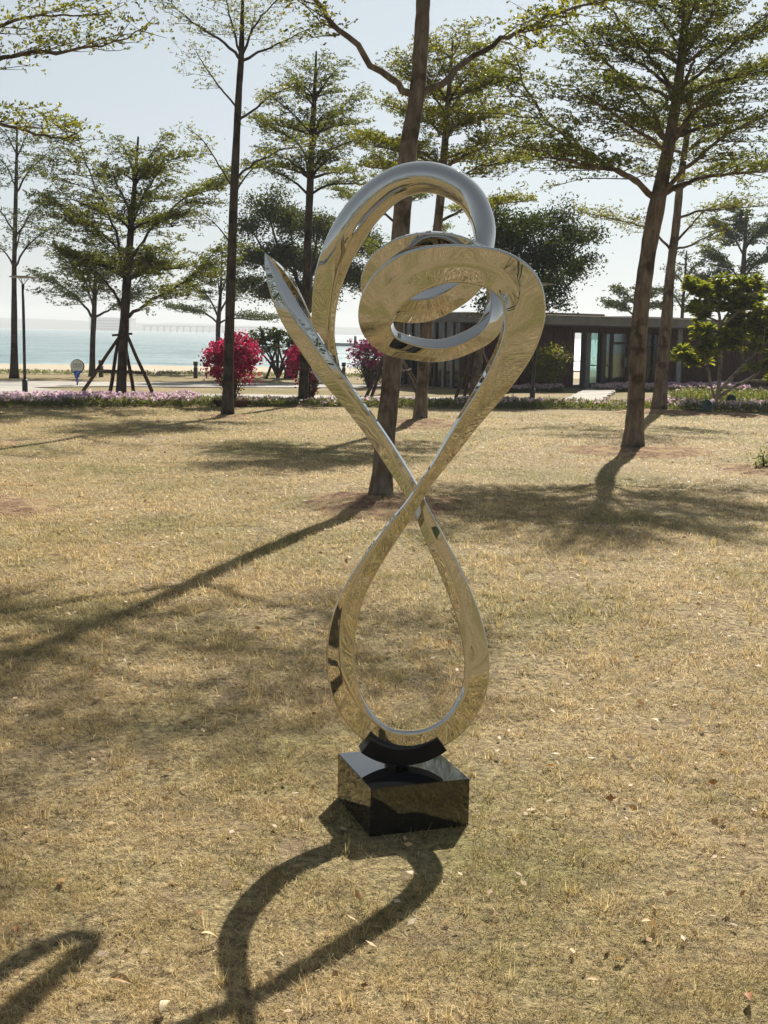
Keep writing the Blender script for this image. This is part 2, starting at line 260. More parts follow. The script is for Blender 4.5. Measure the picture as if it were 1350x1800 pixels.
TRUNKS = {
'T1': {'trunk': [(-0.043, 13.209, 0.0, 0.118), (0.002, 13.349, 0.737, 0.104), (0.06, 13.489, 1.443, 0.099), (0.121, 13.629, 2.856, 0.094), (0.182, 13.769, 3.684, 0.09), (0.262, 13.909, 4.256, 0.085), (0.299, 14.049, 4.89, 0.077), (0.316, 14.189, 5.614, 0.069), (0.328, 14.329, 6.796, 0.051), (0.332, 14.469, 8.085, 0.028)], 'limbs': [([(0.25, 13.909, 4.238), (0.063, 13.842, 4.326), (-0.297, 13.776, 4.62), (-0.622, 13.709, 4.909), (-0.855, 13.642, 5.195), (-1.229, 13.576, 5.583), (-1.738, 13.509, 6.041)], 0.046), ([(0.28, 13.909, 4.239), (0.512, 13.959, 4.385), (0.778, 14.009, 4.602), (1.134, 14.059, 4.85), (1.493, 14.109, 5.04), (2.033, 14.159, 5.247), (2.637, 14.209, 5.431)], 0.043)]},
'T2': {'trunk': [(3.903, 20.145, -0.0, 0.165), (3.919, 20.145, 0.833, 0.137), (3.924, 20.145, 2.069, 0.128), (4.007, 20.145, 3.113, 0.124), (4.112, 20.145, 3.844, 0.129), (4.231, 20.145, 4.611, 0.097), (4.317, 20.145, 5.327, 0.079), (4.378, 20.145, 6.16, 0.061), (4.422, 20.145, 7.308, 0.043), (4.44, 20.145, 8.277, 0.019)], 'limbs': [([(4.085, 20.145, 3.87), (3.761, 20.025, 4.122), (3.209, 19.905, 4.392), (2.578, 19.785, 4.738), (2.032, 19.665, 5.324), (1.792, 19.545, 5.863)], 0.054), ([(4.057, 20.145, 3.903), (3.794, 19.825, 4.058), (3.361, 19.505, 4.22), (2.763, 19.185, 4.266), (2.223, 18.865, 4.357), (1.981, 18.545, 4.426)], 0.045), ([(4.143, 20.145, 3.93), (4.456, 20.22, 4.115), (4.949, 20.295, 4.261), (5.666, 20.37, 4.369), (6.466, 20.445, 4.651)], 0.049), ([(4.142, 20.145, 3.956), (4.422, 19.92, 4.291), (4.86, 19.695, 4.684), (5.452, 19.47, 5.069), (6.106, 19.245, 5.443)], 0.045), ([(4.238, 20.145, 4.653), (4.021, 20.27, 5.175), (3.494, 20.395, 5.777), (2.881, 20.52, 6.297), (2.574, 20.645, 6.74)], 0.04), ([(4.26, 20.145, 4.738), (4.778, 20.545, 5.32), (5.47, 20.945, 5.921), (6.283, 21.345, 6.365)], 0.04), ([(4.213, 20.145, 4.636), (3.803, 19.512, 4.72), (3.012, 18.879, 5.005), (2.429, 18.245, 5.189)], 0.036), ([(4.33, 20.145, 5.411), (3.931, 19.995, 5.873), (3.456, 19.845, 6.322), (3.077, 19.695, 6.682), (2.874, 19.545, 6.959)], 0.031), ([(4.328, 20.145, 5.453), (4.766, 19.912, 5.871), (5.349, 19.679, 6.399), (5.835, 19.445, 6.829)], 0.031), ([(4.365, 20.145, 6.077), (4.094, 20.545, 6.661), (3.798, 20.945, 7.175)], 0.027), ([(4.372, 20.145, 6.118), (4.927, 20.395, 6.724), (5.567, 20.645, 7.382)], 0.027), ([(4.359, 20.145, 6.035), (4.282, 19.395, 6.314), (4.251, 18.645, 6.595)], 0.027)]},
'T3': {'trunk': [(6.621, 31.118, 0.0, 0.17), (6.66, 31.118, 1.44, 0.141), (6.703, 31.118, 2.255, 0.141), (6.731, 31.118, 3.331, 0.106), (6.813, 31.118, 4.399, 0.099), (6.868, 31.118, 5.456, 0.086), (6.989, 31.118, 6.763, 0.065), (7.055, 31.118, 8.055, 0.029)], 'limbs': [([(6.689, 31.118, 3.905), (6.279, 30.993, 4.273), (5.707, 30.868, 4.463), (5.009, 30.743, 4.596), (4.427, 30.618, 4.652)], 0.035), ([(6.745, 31.118, 3.866), (7.102, 30.984, 3.97), (7.53, 30.851, 4.193), (7.954, 30.718, 4.388)], 0.035), ([(6.779, 31.118, 4.0), (7.213, 31.284, 4.486), (7.576, 31.451, 4.841), (8.287, 31.618, 5.139)], 0.035), ([(6.83, 31.118, 4.598), (7.471, 31.018, 4.799), (8.248, 30.918, 4.87), (9.019, 30.818, 4.94)], 0.035), ([(6.854, 31.118, 5.192), (7.542, 31.518, 5.78), (8.733, 31.918, 5.986)], 0.035), ([(6.854, 31.118, 5.192), (6.302, 31.418, 5.612), (5.808, 31.718, 5.772)], 0.028)]},
'T4': {'trunk': [(-3.287, 26.598, 0.0, 0.107), (-3.245, 26.598, 2.011, 0.101), (-3.191, 26.598, 3.845, 0.09), (-3.127, 26.598, 5.421, 0.078), (-3.073, 26.598, 6.531, 0.066), (-3.03, 26.598, 7.191, 0.061), (-3.01, 26.598, 8.063, 0.037), (-2.991, 26.598, 8.927, 0.018)], 'limbs': [([(-3.03, 26.598, 7.136), (-3.348, 26.498, 7.437), (-3.842, 26.398, 7.73), (-4.275, 26.298, 8.021), (-4.392, 26.198, 8.262)], 0.035), ([(-3.029, 26.598, 7.103), (-2.691, 26.731, 7.313), (-2.189, 26.865, 7.57), (-1.684, 26.998, 7.852)], 0.035), ([(-3.03, 26.598, 7.191), (-3.215, 26.798, 7.779), (-3.412, 26.998, 8.371), (-3.612, 27.198, 8.859)], 0.03), ([(-3.018, 26.598, 7.213), (-2.773, 26.398, 7.696), (-2.363, 26.198, 8.086), (-1.907, 25.998, 8.468)], 0.03), ([(-3.019, 26.598, 7.235), (-2.898, 27.048, 7.73), (-2.832, 27.498, 8.394)], 0.024), ([(-3.095, 26.598, 6.144), (-3.486, 26.698, 6.652), (-3.844, 26.798, 7.107), (-4.03, 26.898, 7.511)], 0.024), ([(-3.082, 26.598, 5.956), (-2.712, 26.431, 6.178), (-2.358, 26.265, 6.429), (-1.896, 26.098, 6.57)], 0.03), ([(-3.148, 26.598, 4.805), (-2.703, 26.398, 5.123), (-2.118, 26.198, 5.361), (-1.541, 25.998, 5.421)], 0.03), ([(-3.17, 26.598, 4.636), (-3.488, 26.731, 5.096), (-3.854, 26.865, 5.613), (-4.164, 26.998, 5.887)], 0.024), ([(-3.181, 26.598, 4.467), (-2.869, 26.898, 5.015), (-2.549, 27.198, 5.23)], 0.024), ([(-3.213, 26.598, 3.503), (-3.547, 26.748, 3.907), (-3.976, 26.898, 4.198)], 0.018)]},
'T5': {'trunk': [(-2.01, 31.118, 0.0, 0.111), (-1.977, 31.118, 2.09, 0.104), (-1.941, 31.118, 3.835, 0.09), (-1.901, 31.118, 5.16, 0.084), (-1.86, 31.118, 6.339, 0.07), (-1.819, 31.118, 7.376, 0.049), (-1.789, 31.118, 8.276, 0.021)], 'limbs': [([(-1.912, 31.118, 4.962), (-2.297, 30.984, 5.295), (-2.757, 30.851, 5.505), (-3.277, 30.718, 5.582)], 0.035), ([(-1.9, 31.118, 5.028), (-1.434, 31.218, 5.246), (-0.897, 31.318, 5.307), (-0.353, 31.418, 5.222)], 0.035), ([(-1.892, 31.118, 5.554), (-1.564, 30.918, 5.926), (-1.027, 30.718, 6.166), (-0.627, 30.518, 6.273)], 0.035), ([(-1.881, 31.118, 5.751), (-2.26, 31.284, 6.225), (-2.818, 31.451, 6.568), (-3.175, 31.618, 6.916)], 0.035), ([(-1.859, 31.118, 6.208), (-1.522, 31.251, 6.691), (-1.129, 31.384, 7.112), (-0.801, 31.518, 7.468)], 0.028), ([(-1.847, 31.118, 6.339), (-2.242, 30.951, 6.759), (-2.63, 30.784, 7.045), (-2.88, 30.618, 7.202)], 0.028), ([(-1.841, 31.118, 6.988), (-2.137, 31.268, 7.527), (-2.488, 31.418, 7.938)], 0.028), ([(-1.829, 31.118, 7.118), (-1.518, 30.918, 7.601), (-1.184, 30.718, 7.886)], 0.028), ([(-1.82, 31.118, 7.505), (-1.723, 30.968, 7.863), (-1.587, 30.818, 8.153)], 0.021), ([(-1.889, 31.118, 5.292), (-1.927, 30.368, 5.589), (-1.626, 29.618, 5.748)], 0.028), ([(-1.869, 31.118, 5.947), (-1.82, 31.818, 6.443), (-2.073, 32.518, 6.747)], 0.028)]},
'T6': {'trunk': [(0.684, 25.644, 0.0, 0.137), (0.727, 25.644, 1.066, 0.114), (0.822, 25.644, 2.299, 0.103), (0.916, 25.644, 3.516, 0.091), (1.001, 25.644, 4.608, 0.08), (1.054, 25.644, 5.58, 0.069), (1.106, 25.644, 6.541, 0.046), (1.15, 25.644, 7.387, 0.018)], 'limbs': [([(1.032, 25.644, 5.579), (0.743, 25.811, 5.868), (0.351, 25.977, 6.104), (-0.098, 26.144, 6.232)], 0.034), ([(1.064, 25.644, 5.601), (1.393, 25.511, 5.833), (1.819, 25.377, 5.925), (2.294, 25.244, 6.017)], 0.034), ([(0.992, 25.644, 4.5), (1.382, 25.811, 4.852), (1.946, 25.977, 5.101), (2.745, 26.144, 5.247)], 0.034), ([(1.002, 25.644, 4.554), (0.602, 25.911, 4.849), (0.153, 26.177, 4.983), (-0.534, 26.444, 5.114)], 0.034), ([(0.961, 25.644, 3.955), (1.407, 25.944, 4.209), (1.989, 26.244, 4.36), (2.644, 26.544, 4.458)], 0.034), ([(1.076, 25.644, 6.008), (1.391, 25.777, 6.464), (1.778, 25.911, 6.817), (2.226, 26.044, 7.066)], 0.028), ([(1.077, 25.644, 5.955), (0.775, 25.477, 6.346), (0.437, 25.311, 6.624), (0.106, 25.144, 6.845)], 0.028), ([(1.106, 25.644, 6.541), (1.307, 25.494, 6.938), (1.615, 25.344, 7.226)], 0.023), ([(1.106, 25.644, 6.541), (0.938, 25.844, 7.002), (0.77, 26.044, 7.361)], 0.023), ([(1.045, 25.644, 5.472), (1.141, 24.744, 5.603), (1.041, 23.844, 5.71)], 0.028), ([(1.031, 25.644, 5.149), (1.561, 25.344, 5.332), (2.076, 25.044, 5.51), (2.632, 24.744, 5.631)], 0.028), ([(1.023, 25.644, 5.041), (0.48, 25.977, 5.347), (-0.085, 26.311, 5.547), (-0.663, 26.644, 5.752)], 0.028), ([(1.062, 25.644, 5.687), (1.269, 26.444, 6.144), (1.649, 27.244, 6.623)], 0.028)]},
'T7': {'trunk': [(-6.536, 31.574, 0.0, 0.122), (-6.486, 31.574, 0.906, 0.115), (-6.42, 31.574, 2.011, 0.115), (-6.312, 31.574, 3.378, 0.093), (-6.22, 31.574, 4.46, 0.072), (-6.131, 31.574, 5.398, 0.05), (-6.055, 31.574, 6.328, 0.022)], 'limbs': [([(-6.379, 31.574, 2.012), (-5.885, 31.399, 2.36), (-5.097, 31.224, 2.776), (-4.524, 31.049, 3.249), (-3.959, 30.874, 3.781)], 0.049), ([(-6.391, 31.574, 2.217), (-6.49, 31.699, 3.245), (-6.783, 31.824, 4.336), (-7.283, 31.949, 5.421), (-7.711, 32.074, 6.707)], 0.049), ([(-6.405, 31.574, 2.148), (-6.779, 31.407, 2.819), (-7.284, 31.241, 3.274), (-7.852, 31.074, 3.588)], 0.042), ([(-6.312, 31.574, 3.31), (-5.857, 31.674, 4.07), (-5.18, 31.774, 4.767), (-4.297, 31.874, 5.334), (-4.034, 31.974, 5.62)], 0.042), ([(-6.312, 31.574, 3.378), (-6.774, 31.441, 3.901), (-7.421, 31.307, 4.413), (-8.196, 31.174, 4.85)], 0.035), ([(-6.25, 31.574, 4.19), (-5.87, 31.407, 4.985), (-5.361, 31.241, 5.636), (-4.794, 31.074, 5.887)], 0.035), ([(-6.22, 31.574, 4.46), (-6.465, 31.324, 5.097), (-6.677, 31.074, 5.59)], 0.035), ([(-6.16, 31.574, 5.131), (-5.855, 31.724, 5.822), (-5.466, 31.874, 6.451)], 0.028), ([(-6.131, 31.574, 5.398), (-6.412, 31.774, 6.019), (-6.656, 31.974, 6.377)], 0.028), ([(-6.344, 31.574, 2.833), (-6.089, 30.724, 3.203), (-5.787, 29.874, 3.55)], 0.042), ([(-6.344, 31.574, 2.833), (-6.132, 32.374, 3.425), (-5.701, 33.174, 3.905)], 0.042)]},
'T8': {'trunk': [(-10.87, 47.475, 0.0, 0.108), (-10.834, 47.475, 1.292, 0.097), (-10.782, 47.475, 2.121, 0.097), (-10.725, 47.475, 3.356, 0.065), (-10.69, 47.475, 4.582, 0.032)], 'limbs': [([(-10.802, 47.475, 2.12), (-11.295, 47.475, 2.729), (-12.015, 47.475, 3.332), (-12.944, 47.475, 3.724)], 0.053), ([(-10.782, 47.475, 2.121), (-10.256, 47.475, 2.44), (-9.522, 47.475, 2.969), (-8.891, 47.475, 3.8)], 0.053), ([(-10.78, 47.475, 2.224), (-10.647, 47.875, 3.373), (-10.197, 48.275, 4.436)], 0.042), ([(-10.779, 47.475, 2.327), (-11.006, 47.175, 3.543), (-11.534, 46.875, 4.729)], 0.042), ([(-10.751, 47.475, 2.945), (-10.954, 46.975, 3.94), (-10.622, 46.475, 4.918)], 0.042)]},
'T9': {'trunk': [(-12.884, 44.481, -0.0, 0.134), (-12.842, 44.481, 2.045, 0.103), (-12.806, 44.481, 3.778, 0.082), (-12.732, 44.481, 5.493, 0.072), (-12.658, 44.481, 7.189, 0.052), (-12.611, 44.481, 8.589, 0.021)], 'limbs': [([(-12.786, 44.481, 3.778), (-12.305, 44.481, 4.551), (-11.518, 44.481, 5.137), (-10.836, 44.481, 5.434)], 0.04), ([(-12.806, 44.481, 3.778), (-13.183, 44.481, 4.344), (-14.043, 44.481, 4.899)], 0.04), ([(-12.767, 44.481, 4.733), (-12.157, 44.731, 5.716), (-11.235, 44.981, 6.52)], 0.04), ([(-12.763, 44.481, 4.923), (-13.31, 44.681, 5.69), (-14.132, 44.881, 6.455)], 0.04), ([(-12.697, 44.481, 6.249), (-12.105, 44.281, 7.081), (-11.276, 44.081, 7.72)], 0.04), ([(-12.695, 44.481, 6.343), (-13.024, 44.481, 7.182), (-13.781, 44.481, 7.729)], 0.03), ([(-12.655, 44.481, 7.377), (-12.332, 44.481, 8.129), (-11.939, 44.481, 8.601)], 0.03), ([(-12.779, 44.481, 4.161), (-12.39, 43.781, 4.877), (-11.9, 43.081, 5.383)], 0.04), ([(-12.651, 44.481, 7.564), (-13.002, 44.481, 8.21), (-13.378, 44.481, 8.575)], 0.03)]},
'T10': {'trunk': [(-4.317, 12.331, 0.0, 0.1), (-4.26, 12.331, 1.061, 0.084), (-4.215, 12.331, 2.247, 0.078), (-4.167, 12.331, 3.401, 0.07), (-4.131, 12.331, 4.12, 0.062), (-4.095, 12.331, 5.028, 0.051), (-4.052, 12.331, 6.208, 0.03), (-4.018, 12.331, 7.072, 0.012)], 'limbs': [([(-4.15, 12.331, 3.813), (-3.87, 12.371, 4.082), (-3.56, 12.411, 4.249), (-3.144, 12.451, 4.316), (-2.726, 12.491, 4.384), (-2.332, 12.531, 4.554)], 0.03), ([(-4.162, 12.331, 3.556), (-3.844, 12.256, 3.627), (-3.454, 12.181, 3.572), (-3.121, 12.106, 3.465), (-2.868, 12.031, 3.509)], 0.025), ([(-4.131, 12.331, 4.12), (-3.865, 12.556, 4.48), (-3.549, 12.781, 4.693), (-3.223, 13.006, 4.752), (-2.828, 13.231, 4.839)], 0.025)]},
'T11': {'trunk': [(-7.193, 54.837, 0.0, 0.111), (-7.195, 54.837, 1.322, 0.098), (-7.171, 54.837, 2.159, 0.098), (-7.077, 54.837, 3.469, 0.061), (-7.031, 54.837, 4.887, 0.025)], 'limbs': [([(-7.171, 54.837, 2.04), (-7.75, 54.837, 2.506), (-8.473, 54.837, 2.611), (-9.195, 54.837, 2.717)], 0.049), ([(-7.171, 54.837, 2.088), (-6.545, 54.837, 2.291), (-5.58, 54.837, 2.261), (-4.616, 54.837, 2.327)], 0.049), ([(-7.147, 54.837, 2.279), (-7.63, 54.837, 3.221), (-8.351, 54.837, 3.682)], 0.049), ([(-7.124, 54.837, 2.518), (-6.578, 55.087, 3.487), (-5.64, 55.337, 3.991)], 0.049), ([(-7.1, 54.837, 2.994), (-7.27, 54.837, 4.175), (-7.75, 54.837, 4.873)], 0.037), ([(-7.077, 54.837, 3.232), (-6.671, 54.837, 4.422), (-6.073, 54.837, 4.905)], 0.037)]},
'T13': {'trunk': [(0.19, 39.117, -0.0, 0.113), (0.228, 39.117, 1.547, 0.104), (0.262, 39.117, 3.246, 0.096), (0.296, 39.117, 4.924, 0.078), (0.33, 39.117, 6.583, 0.053), (0.339, 39.117, 7.732, 0.026)], 'limbs': [([(0.273, 39.117, 3.583), (-0.236, 39.117, 4.245), (-0.927, 39.117, 4.734), (-1.44, 39.117, 4.892)], 0.043), ([(0.279, 39.117, 4.087), (0.951, 39.117, 4.603), (1.624, 39.117, 4.949)], 0.043), ([(0.296, 39.117, 4.924), (-0.433, 39.317, 5.596), (-1.298, 39.517, 5.934), (-1.652, 39.717, 6.117)], 0.043), ([(0.303, 39.117, 5.424), (0.92, 39.117, 5.933), (1.59, 39.117, 6.276)], 0.035), ([(0.32, 39.117, 6.253), (-0.286, 39.117, 6.9), (-0.97, 39.117, 7.38)], 0.035), ([(0.33, 39.117, 6.583), (0.805, 39.117, 7.249), (1.22, 39.117, 7.585)], 0.035)]},
'F1': {'trunk': [(12.705, 66.0, 0.0, 0.132), (12.71, 66.0, 2.791, 0.117), (12.728, 66.0, 3.65, 0.073), (12.746, 66.0, 4.506, 0.029)], 'limbs': [([(12.71, 66.0, 2.791), (11.914, 65.75, 3.344), (11.084, 65.5, 3.55)], 0.059), ([(12.703, 66.0, 2.935), (13.406, 66.0, 3.377), (14.137, 66.0, 3.248)], 0.059), ([(12.719, 66.0, 3.221), (12.118, 66.25, 4.075), (11.718, 66.5, 4.276)], 0.059), ([(12.741, 66.0, 3.365), (13.178, 65.75, 4.079), (13.64, 65.5, 4.165)], 0.059)]},
'F2': {'trunk': [(14.999, 66.0, 0.0, 0.103), (14.998, 66.0, 3.408, 0.088), (15.04, 66.0, 4.834, 0.059), (15.054, 66.0, 6.252, 0.029)], 'limbs': [([(15.005, 66.0, 3.265), (14.48, 65.75, 3.962), (14.031, 65.5, 4.37)], 0.059), ([(15.012, 66.0, 3.694), (15.661, 66.0, 4.561), (16.352, 66.0, 5.143)], 0.059), ([(15.026, 66.0, 4.549), (14.533, 66.25, 5.12), (14.283, 66.5, 5.413)], 0.059), ([(15.04, 66.0, 4.834), (15.55, 65.75, 5.54), (16.039, 65.5, 5.958)], 0.059), ([(15.012, 66.0, 3.122), (15.576, 66.0, 3.419), (16.14, 66.0, 3.715)], 0.059)]},
'F3': {'trunk': [(18.005, 66.0, 0.0, 0.191), (17.977, 66.0, 3.464, 0.161), (17.966, 66.0, 5.174, 0.132), (17.983, 66.0, 6.871, 0.088), (18.016, 66.0, 8.277, 0.029)], 'limbs': [([(17.977, 66.0, 3.464), (16.911, 65.75, 4.292), (15.814, 65.5, 4.828)], 0.059), ([(17.998, 66.0, 3.607), (18.996, 66.0, 4.34), (20.422, 66.0, 4.652)], 0.059), ([(17.97, 66.0, 4.605), (17.105, 66.25, 5.738), (16.269, 66.5, 6.307)], 0.059), ([(17.982, 66.0, 4.89), (18.967, 65.75, 6.028), (20.447, 65.5, 6.321)], 0.059), ([(17.974, 66.0, 6.024), (17.249, 66.0, 7.139), (16.358, 66.0, 7.685)], 0.059), ([(17.987, 66.0, 6.307), (18.882, 66.25, 7.472), (20.218, 66.5, 8.083)], 0.059), ([(17.995, 66.0, 7.153), (17.565, 65.75, 7.966), (17.19, 65.5, 8.354)], 0.059), ([(17.998, 66.0, 4.606), (18.065, 66.0, 5.459), (18.32, 66.0, 6.03)], 0.059)]}}
POS = {'lampL': (-9.808, 34.849), 'lampR': (3.997, 35.192), 'bol1': (-10.448, 47.085), 'bol2': (-7.088, 47.757), 'bol3': (-1.697, 50.804), 'sign': (-9.539, 39.65), 'B1': (-3.638, 30.306), 'B2': (-1.973, 33.273), 'B3': (-0.544, 42.121), 'spot': (7.683, 30.777), 'spot2': (9.501, 35.413), 'plant': (5.199, 17.558), 'mulch': (-6.132, 19.452), 'sp': (-4.237, 50.02), 'dk1': (-3.723, 49.659), 'dk2': (2.563, 37.541), 'bush': (5.932, 46.105)}
STAKES = {'S1': [(-8.005, 33.319), (-6.876, 31.72), (-6.363, 32.477), (-5.65, 31.632)], 'S2': [(-0.596, 34.679), (-0.429, 36.014), (1.133, 38.756), (0.941, 35.9)], 'S3': [(1.966, 36.627), (2.273, 37.425), (3.833, 39.887), (3.342, 37.506)], 'S4': [(-4.564, 48.552), (-4.86, 52.43), (-3.877, 50.226)]}
FU = {880: -1.89, 945: -0.33, 1010: 1.28, 1028: 1.74, 1036: 1.95, 1055: 2.44, 1063: 2.65, 1085: 3.23, 1105: 3.76, 1136: 4.6, 1158: 5.21, 1188: 6.05, 1195: 6.25, 1240: 7.54, 1300: 9.33}

# ------------------------------------------------------------------ ground, sea, paths
def grid_sheet(name, x0, x1, y0, y1, nx, ny, zf, m):
    xs = np.linspace(x0, x1, nx); ys = np.linspace(y0, y1, ny); X, Y = np.meshgrid(xs, ys); Z = zf(X, Y)
    v = np.stack([X, Y, Z], -1).reshape(-1, 3); f = []
    for j in range(ny-1):
        for i in range(nx-1):
            a = j*nx+i; f.append((a, a+1, a+nx+1, a+nx))
    me = bpy.data.meshes.new(name); me.from_pydata(v.tolist(), [], f); me.materials.append(m)
    me.polygons.foreach_set('use_smooth', [True]*len(f)); me.update()
    return tag(link(name, me), kind='structure')
def shore_y(x): return 51 + .3*(x+8)        # inland edge of the beach, recedes to the right
def lawn_z(X, Y):
    z = .035*(vnoise(X, Y, 2.3, 1)-.5) + .02*(vnoise(X, Y, .8, 2)-.5)
    z = z*np.clip((np.hypot(X-.1, Y-4.55)-.35)/.8, 0, 1)*np.clip((60-Y)/20, 0, 1)
    return z
X, Yg = None, None
def lawn():
    xs = np.concatenate([np.linspace(-90, -9, 40), np.linspace(-8.8, 11, 140), np.linspace(11.5, 110, 40)])
    ys = np.concatenate([np.linspace(-90, 1.5, 30), np.linspace(1.8, 32, 200), np.linspace(33, 58, 30)])
    Xm, Ym = np.meshgrid(xs, ys); Z = lawn_z(Xm, Ym)
    t = (Ym-33)/25; Ym = np.where(t > 0, 33+np.clip(t, 0, 1)*(shore_y(Xm)-33), Ym)
    nx, ny = len(xs), len(ys); idx = np.arange(nx*ny).reshape(ny, nx)
    f = np.stack([idx[:-1,:-1], idx[:-1,1:], idx[1:,1:], idx[1:,:-1]], -1).reshape(-1, 4)
    me = bpy.data.meshes.new('lawn'); me.from_pydata(np.stack([Xm, Ym, Z], -1).reshape(-1, 3).tolist(), [], f.tolist())
    me.materials.append(M['lawn']); me.polygons.foreach_set('use_smooth', [True]*len(me.polygons)); me.update()
    tag(link('lawn', me), kind='structure')
lawn()
b = MB()
for x0, x1 in ((-150, -60), (-60, -20), (-20, 20), (20, 60), (60, 160)):
    b.add([(x0, shore_y(x0)-.15, -.006), (x1, shore_y(x1)-.15, -.006), (x1, shore_y(x1)+55, -.85), (x0, shore_y(x0)+55, -.85)], [(0,1,2,3)])
tag(b.build('beach', M['sand']), kind='structure')
b = MB(); b.add([(-4500, 48, -.55), (4500, 48, -.55), (4500, 4600, -.55), (-4500, 4600, -.55)], [(0,1,2,3)])
tag(b.build('sea', M['sea']), kind='structure')
# path: two strips joined at the left
def strip(name, poly, z, h, m):
    b = MB(); n = len(poly); b.add([(x, y, z+h) for x, y in poly] + [(x, y, z-.15) for x, y in poly], [tuple(range(n))] + [(i+n, (i+1) % n+n, (i+1) % n, i) for i in range(n)])
    return tag(b.build(name, m), kind='structure')
strip('path', [(-40, 29.5), (-14, 31.7), (-6, 32.6), (0, 33.8), (4.2, 34.6), (4.6, 36.6), (0, 36.3), (-5, 35.8), (-8.6, 35.6), (-10.4, 37.6), (-8.6, 39.4), (-4, 40.6), (0, 42.4), (0, 45.2), (-5, 43.6), (-10, 42.4), (-40, 38)], 0, .02, M['path'])
def mound(x, y, r, h, seed):
    rr = np.random.RandomState(seed); b = MB(); n = 56; rings = 16; vs = []; fs = []
    ph = rr.rand(4)*6.28; r = r*1.3
    for j in range(rings+1):
        t = j/rings
        for k in range(n):
            a = 2*math.pi*k/n; R = r*t*(1+.16*math.sin(2*a+ph[0])+.10*math.sin(3*a+ph[1])+.05*math.sin(7*a+ph[2]))
            px, py = x+R*math.cos(a), y+R*math.sin(a)
            z = h*(1-t*t)**1.7 + float(lawn_z(np.array([px]), np.array([py]))[0]) + .05*(float(vnoise(px, py, .11, seed))-.62)*(.3+.7*t) + .014*rr.uniform(-1, 1)*(1-.5*t) - .03*max(0, t-.8)*5
            vs.append((px, py, z))
    for j in range(rings):
        for k in range(n):
            a = j*n+k; bq = j*n+(k+1) % n; fs.append((a, bq, bq+n, a+n))
    b.add(vs, fs); return tag(b.build('soil_mound', M['soil'], smooth=True), kind='structure')
MOUNDS = [(-.02, 13.05, .85, .09), (3.95, 20.0, 1.0, .08), (6.62, 31.0, .9, .09), (.75, 25.4, .9, .12), (-3.29, 26.6, .55, .05), (-2.01, 31.0, .6, .07), (-4.3, 12.4, .95, .07), (-6.35, 19.45, .7, .06), (5.2, 17.5, .7, .05), (8.1, 30.4, .9, .06)]
for i, (x, y, r, h) in enumerate(MOUNDS): mound(x, y, r, h, 10+i)

# far shore, pier, jetty
def hills():
    rr = np.random.RandomState(4); xs = np.linspace(-1900, 900, 140); b = MB(); vs = []
    for x in xs:
        h = 9 + 11*float(vnoise(x, 0, 260, 7)) + 4*float(vnoise(x, 0, 40, 8))
        vs += [(x, 2500, -2), (x, 2540, h*.8), (x, 2620, h), (x, 2900, -2)]
    fs = []
    for i in range(len(xs)-1):
        for k in range(3): a = i*4+k; fs.append((a, a+4, a+5, a+1))
    b.add(vs, fs); tag(b.build('far_shore_hills', M['shore'], smooth=True), kind='structure')
hills()
r_ = empty('waterfront_building', (-404, 1900, 0), 'long flat hazy block building on the far shore across the sea', 'building')
b = MB(); b.box(-30, 30, -20, 20, -3, 17); b.build('wall', M['farw'], r_)
b = MB(); b.box(-31, 31, -21, 21, 17, 18.4); b.build('roof', M['farw'], r_)
for k in range(4):
    b = MB(); b.box(-29, 29, -20.3, -19.9, 1+k*4, 2.6+k*4); b.build('window_band', M['darkm'], r_)
r_ = empty('sea_bridge', (-300, 1900, -.55), 'long hazy pier bridge on piles beside the block building across the sea', 'bridge')
b = MB(); b.box(-60, 160, -4, 4, 7.5, 9); b.build('deck', M['farw'], r_)
for k in range(23):
    b = MB(); b.box(-58+k*9.6, -56+k*9.6, -3, 3, -2, 7.5); b.build('pile', M['farw'], r_)
r_ = empty('jetty', (-3.5, 215, -.55), 'low dark concrete jetty with short posts out on the sea', 'jetty')
b = MB(); b.box(-7, 12, -2, 2, .2, .75); b.build('deck', M['greym'], r_)
for k in range(5):
    b = MB(); b.tube([(-6+k*4, 0, -1), (-6+k*4, 0, .3)], .35, 8); b.build('pile', M['greym'], r_)
for k in range(5):
    b = MB(); b.tube([(-5.5+k*3.7, -1.5, .75), (-5.5+k*3.7, -1.5, 1.9)], .22, 6); b.build('post', M['darkm'], r_)

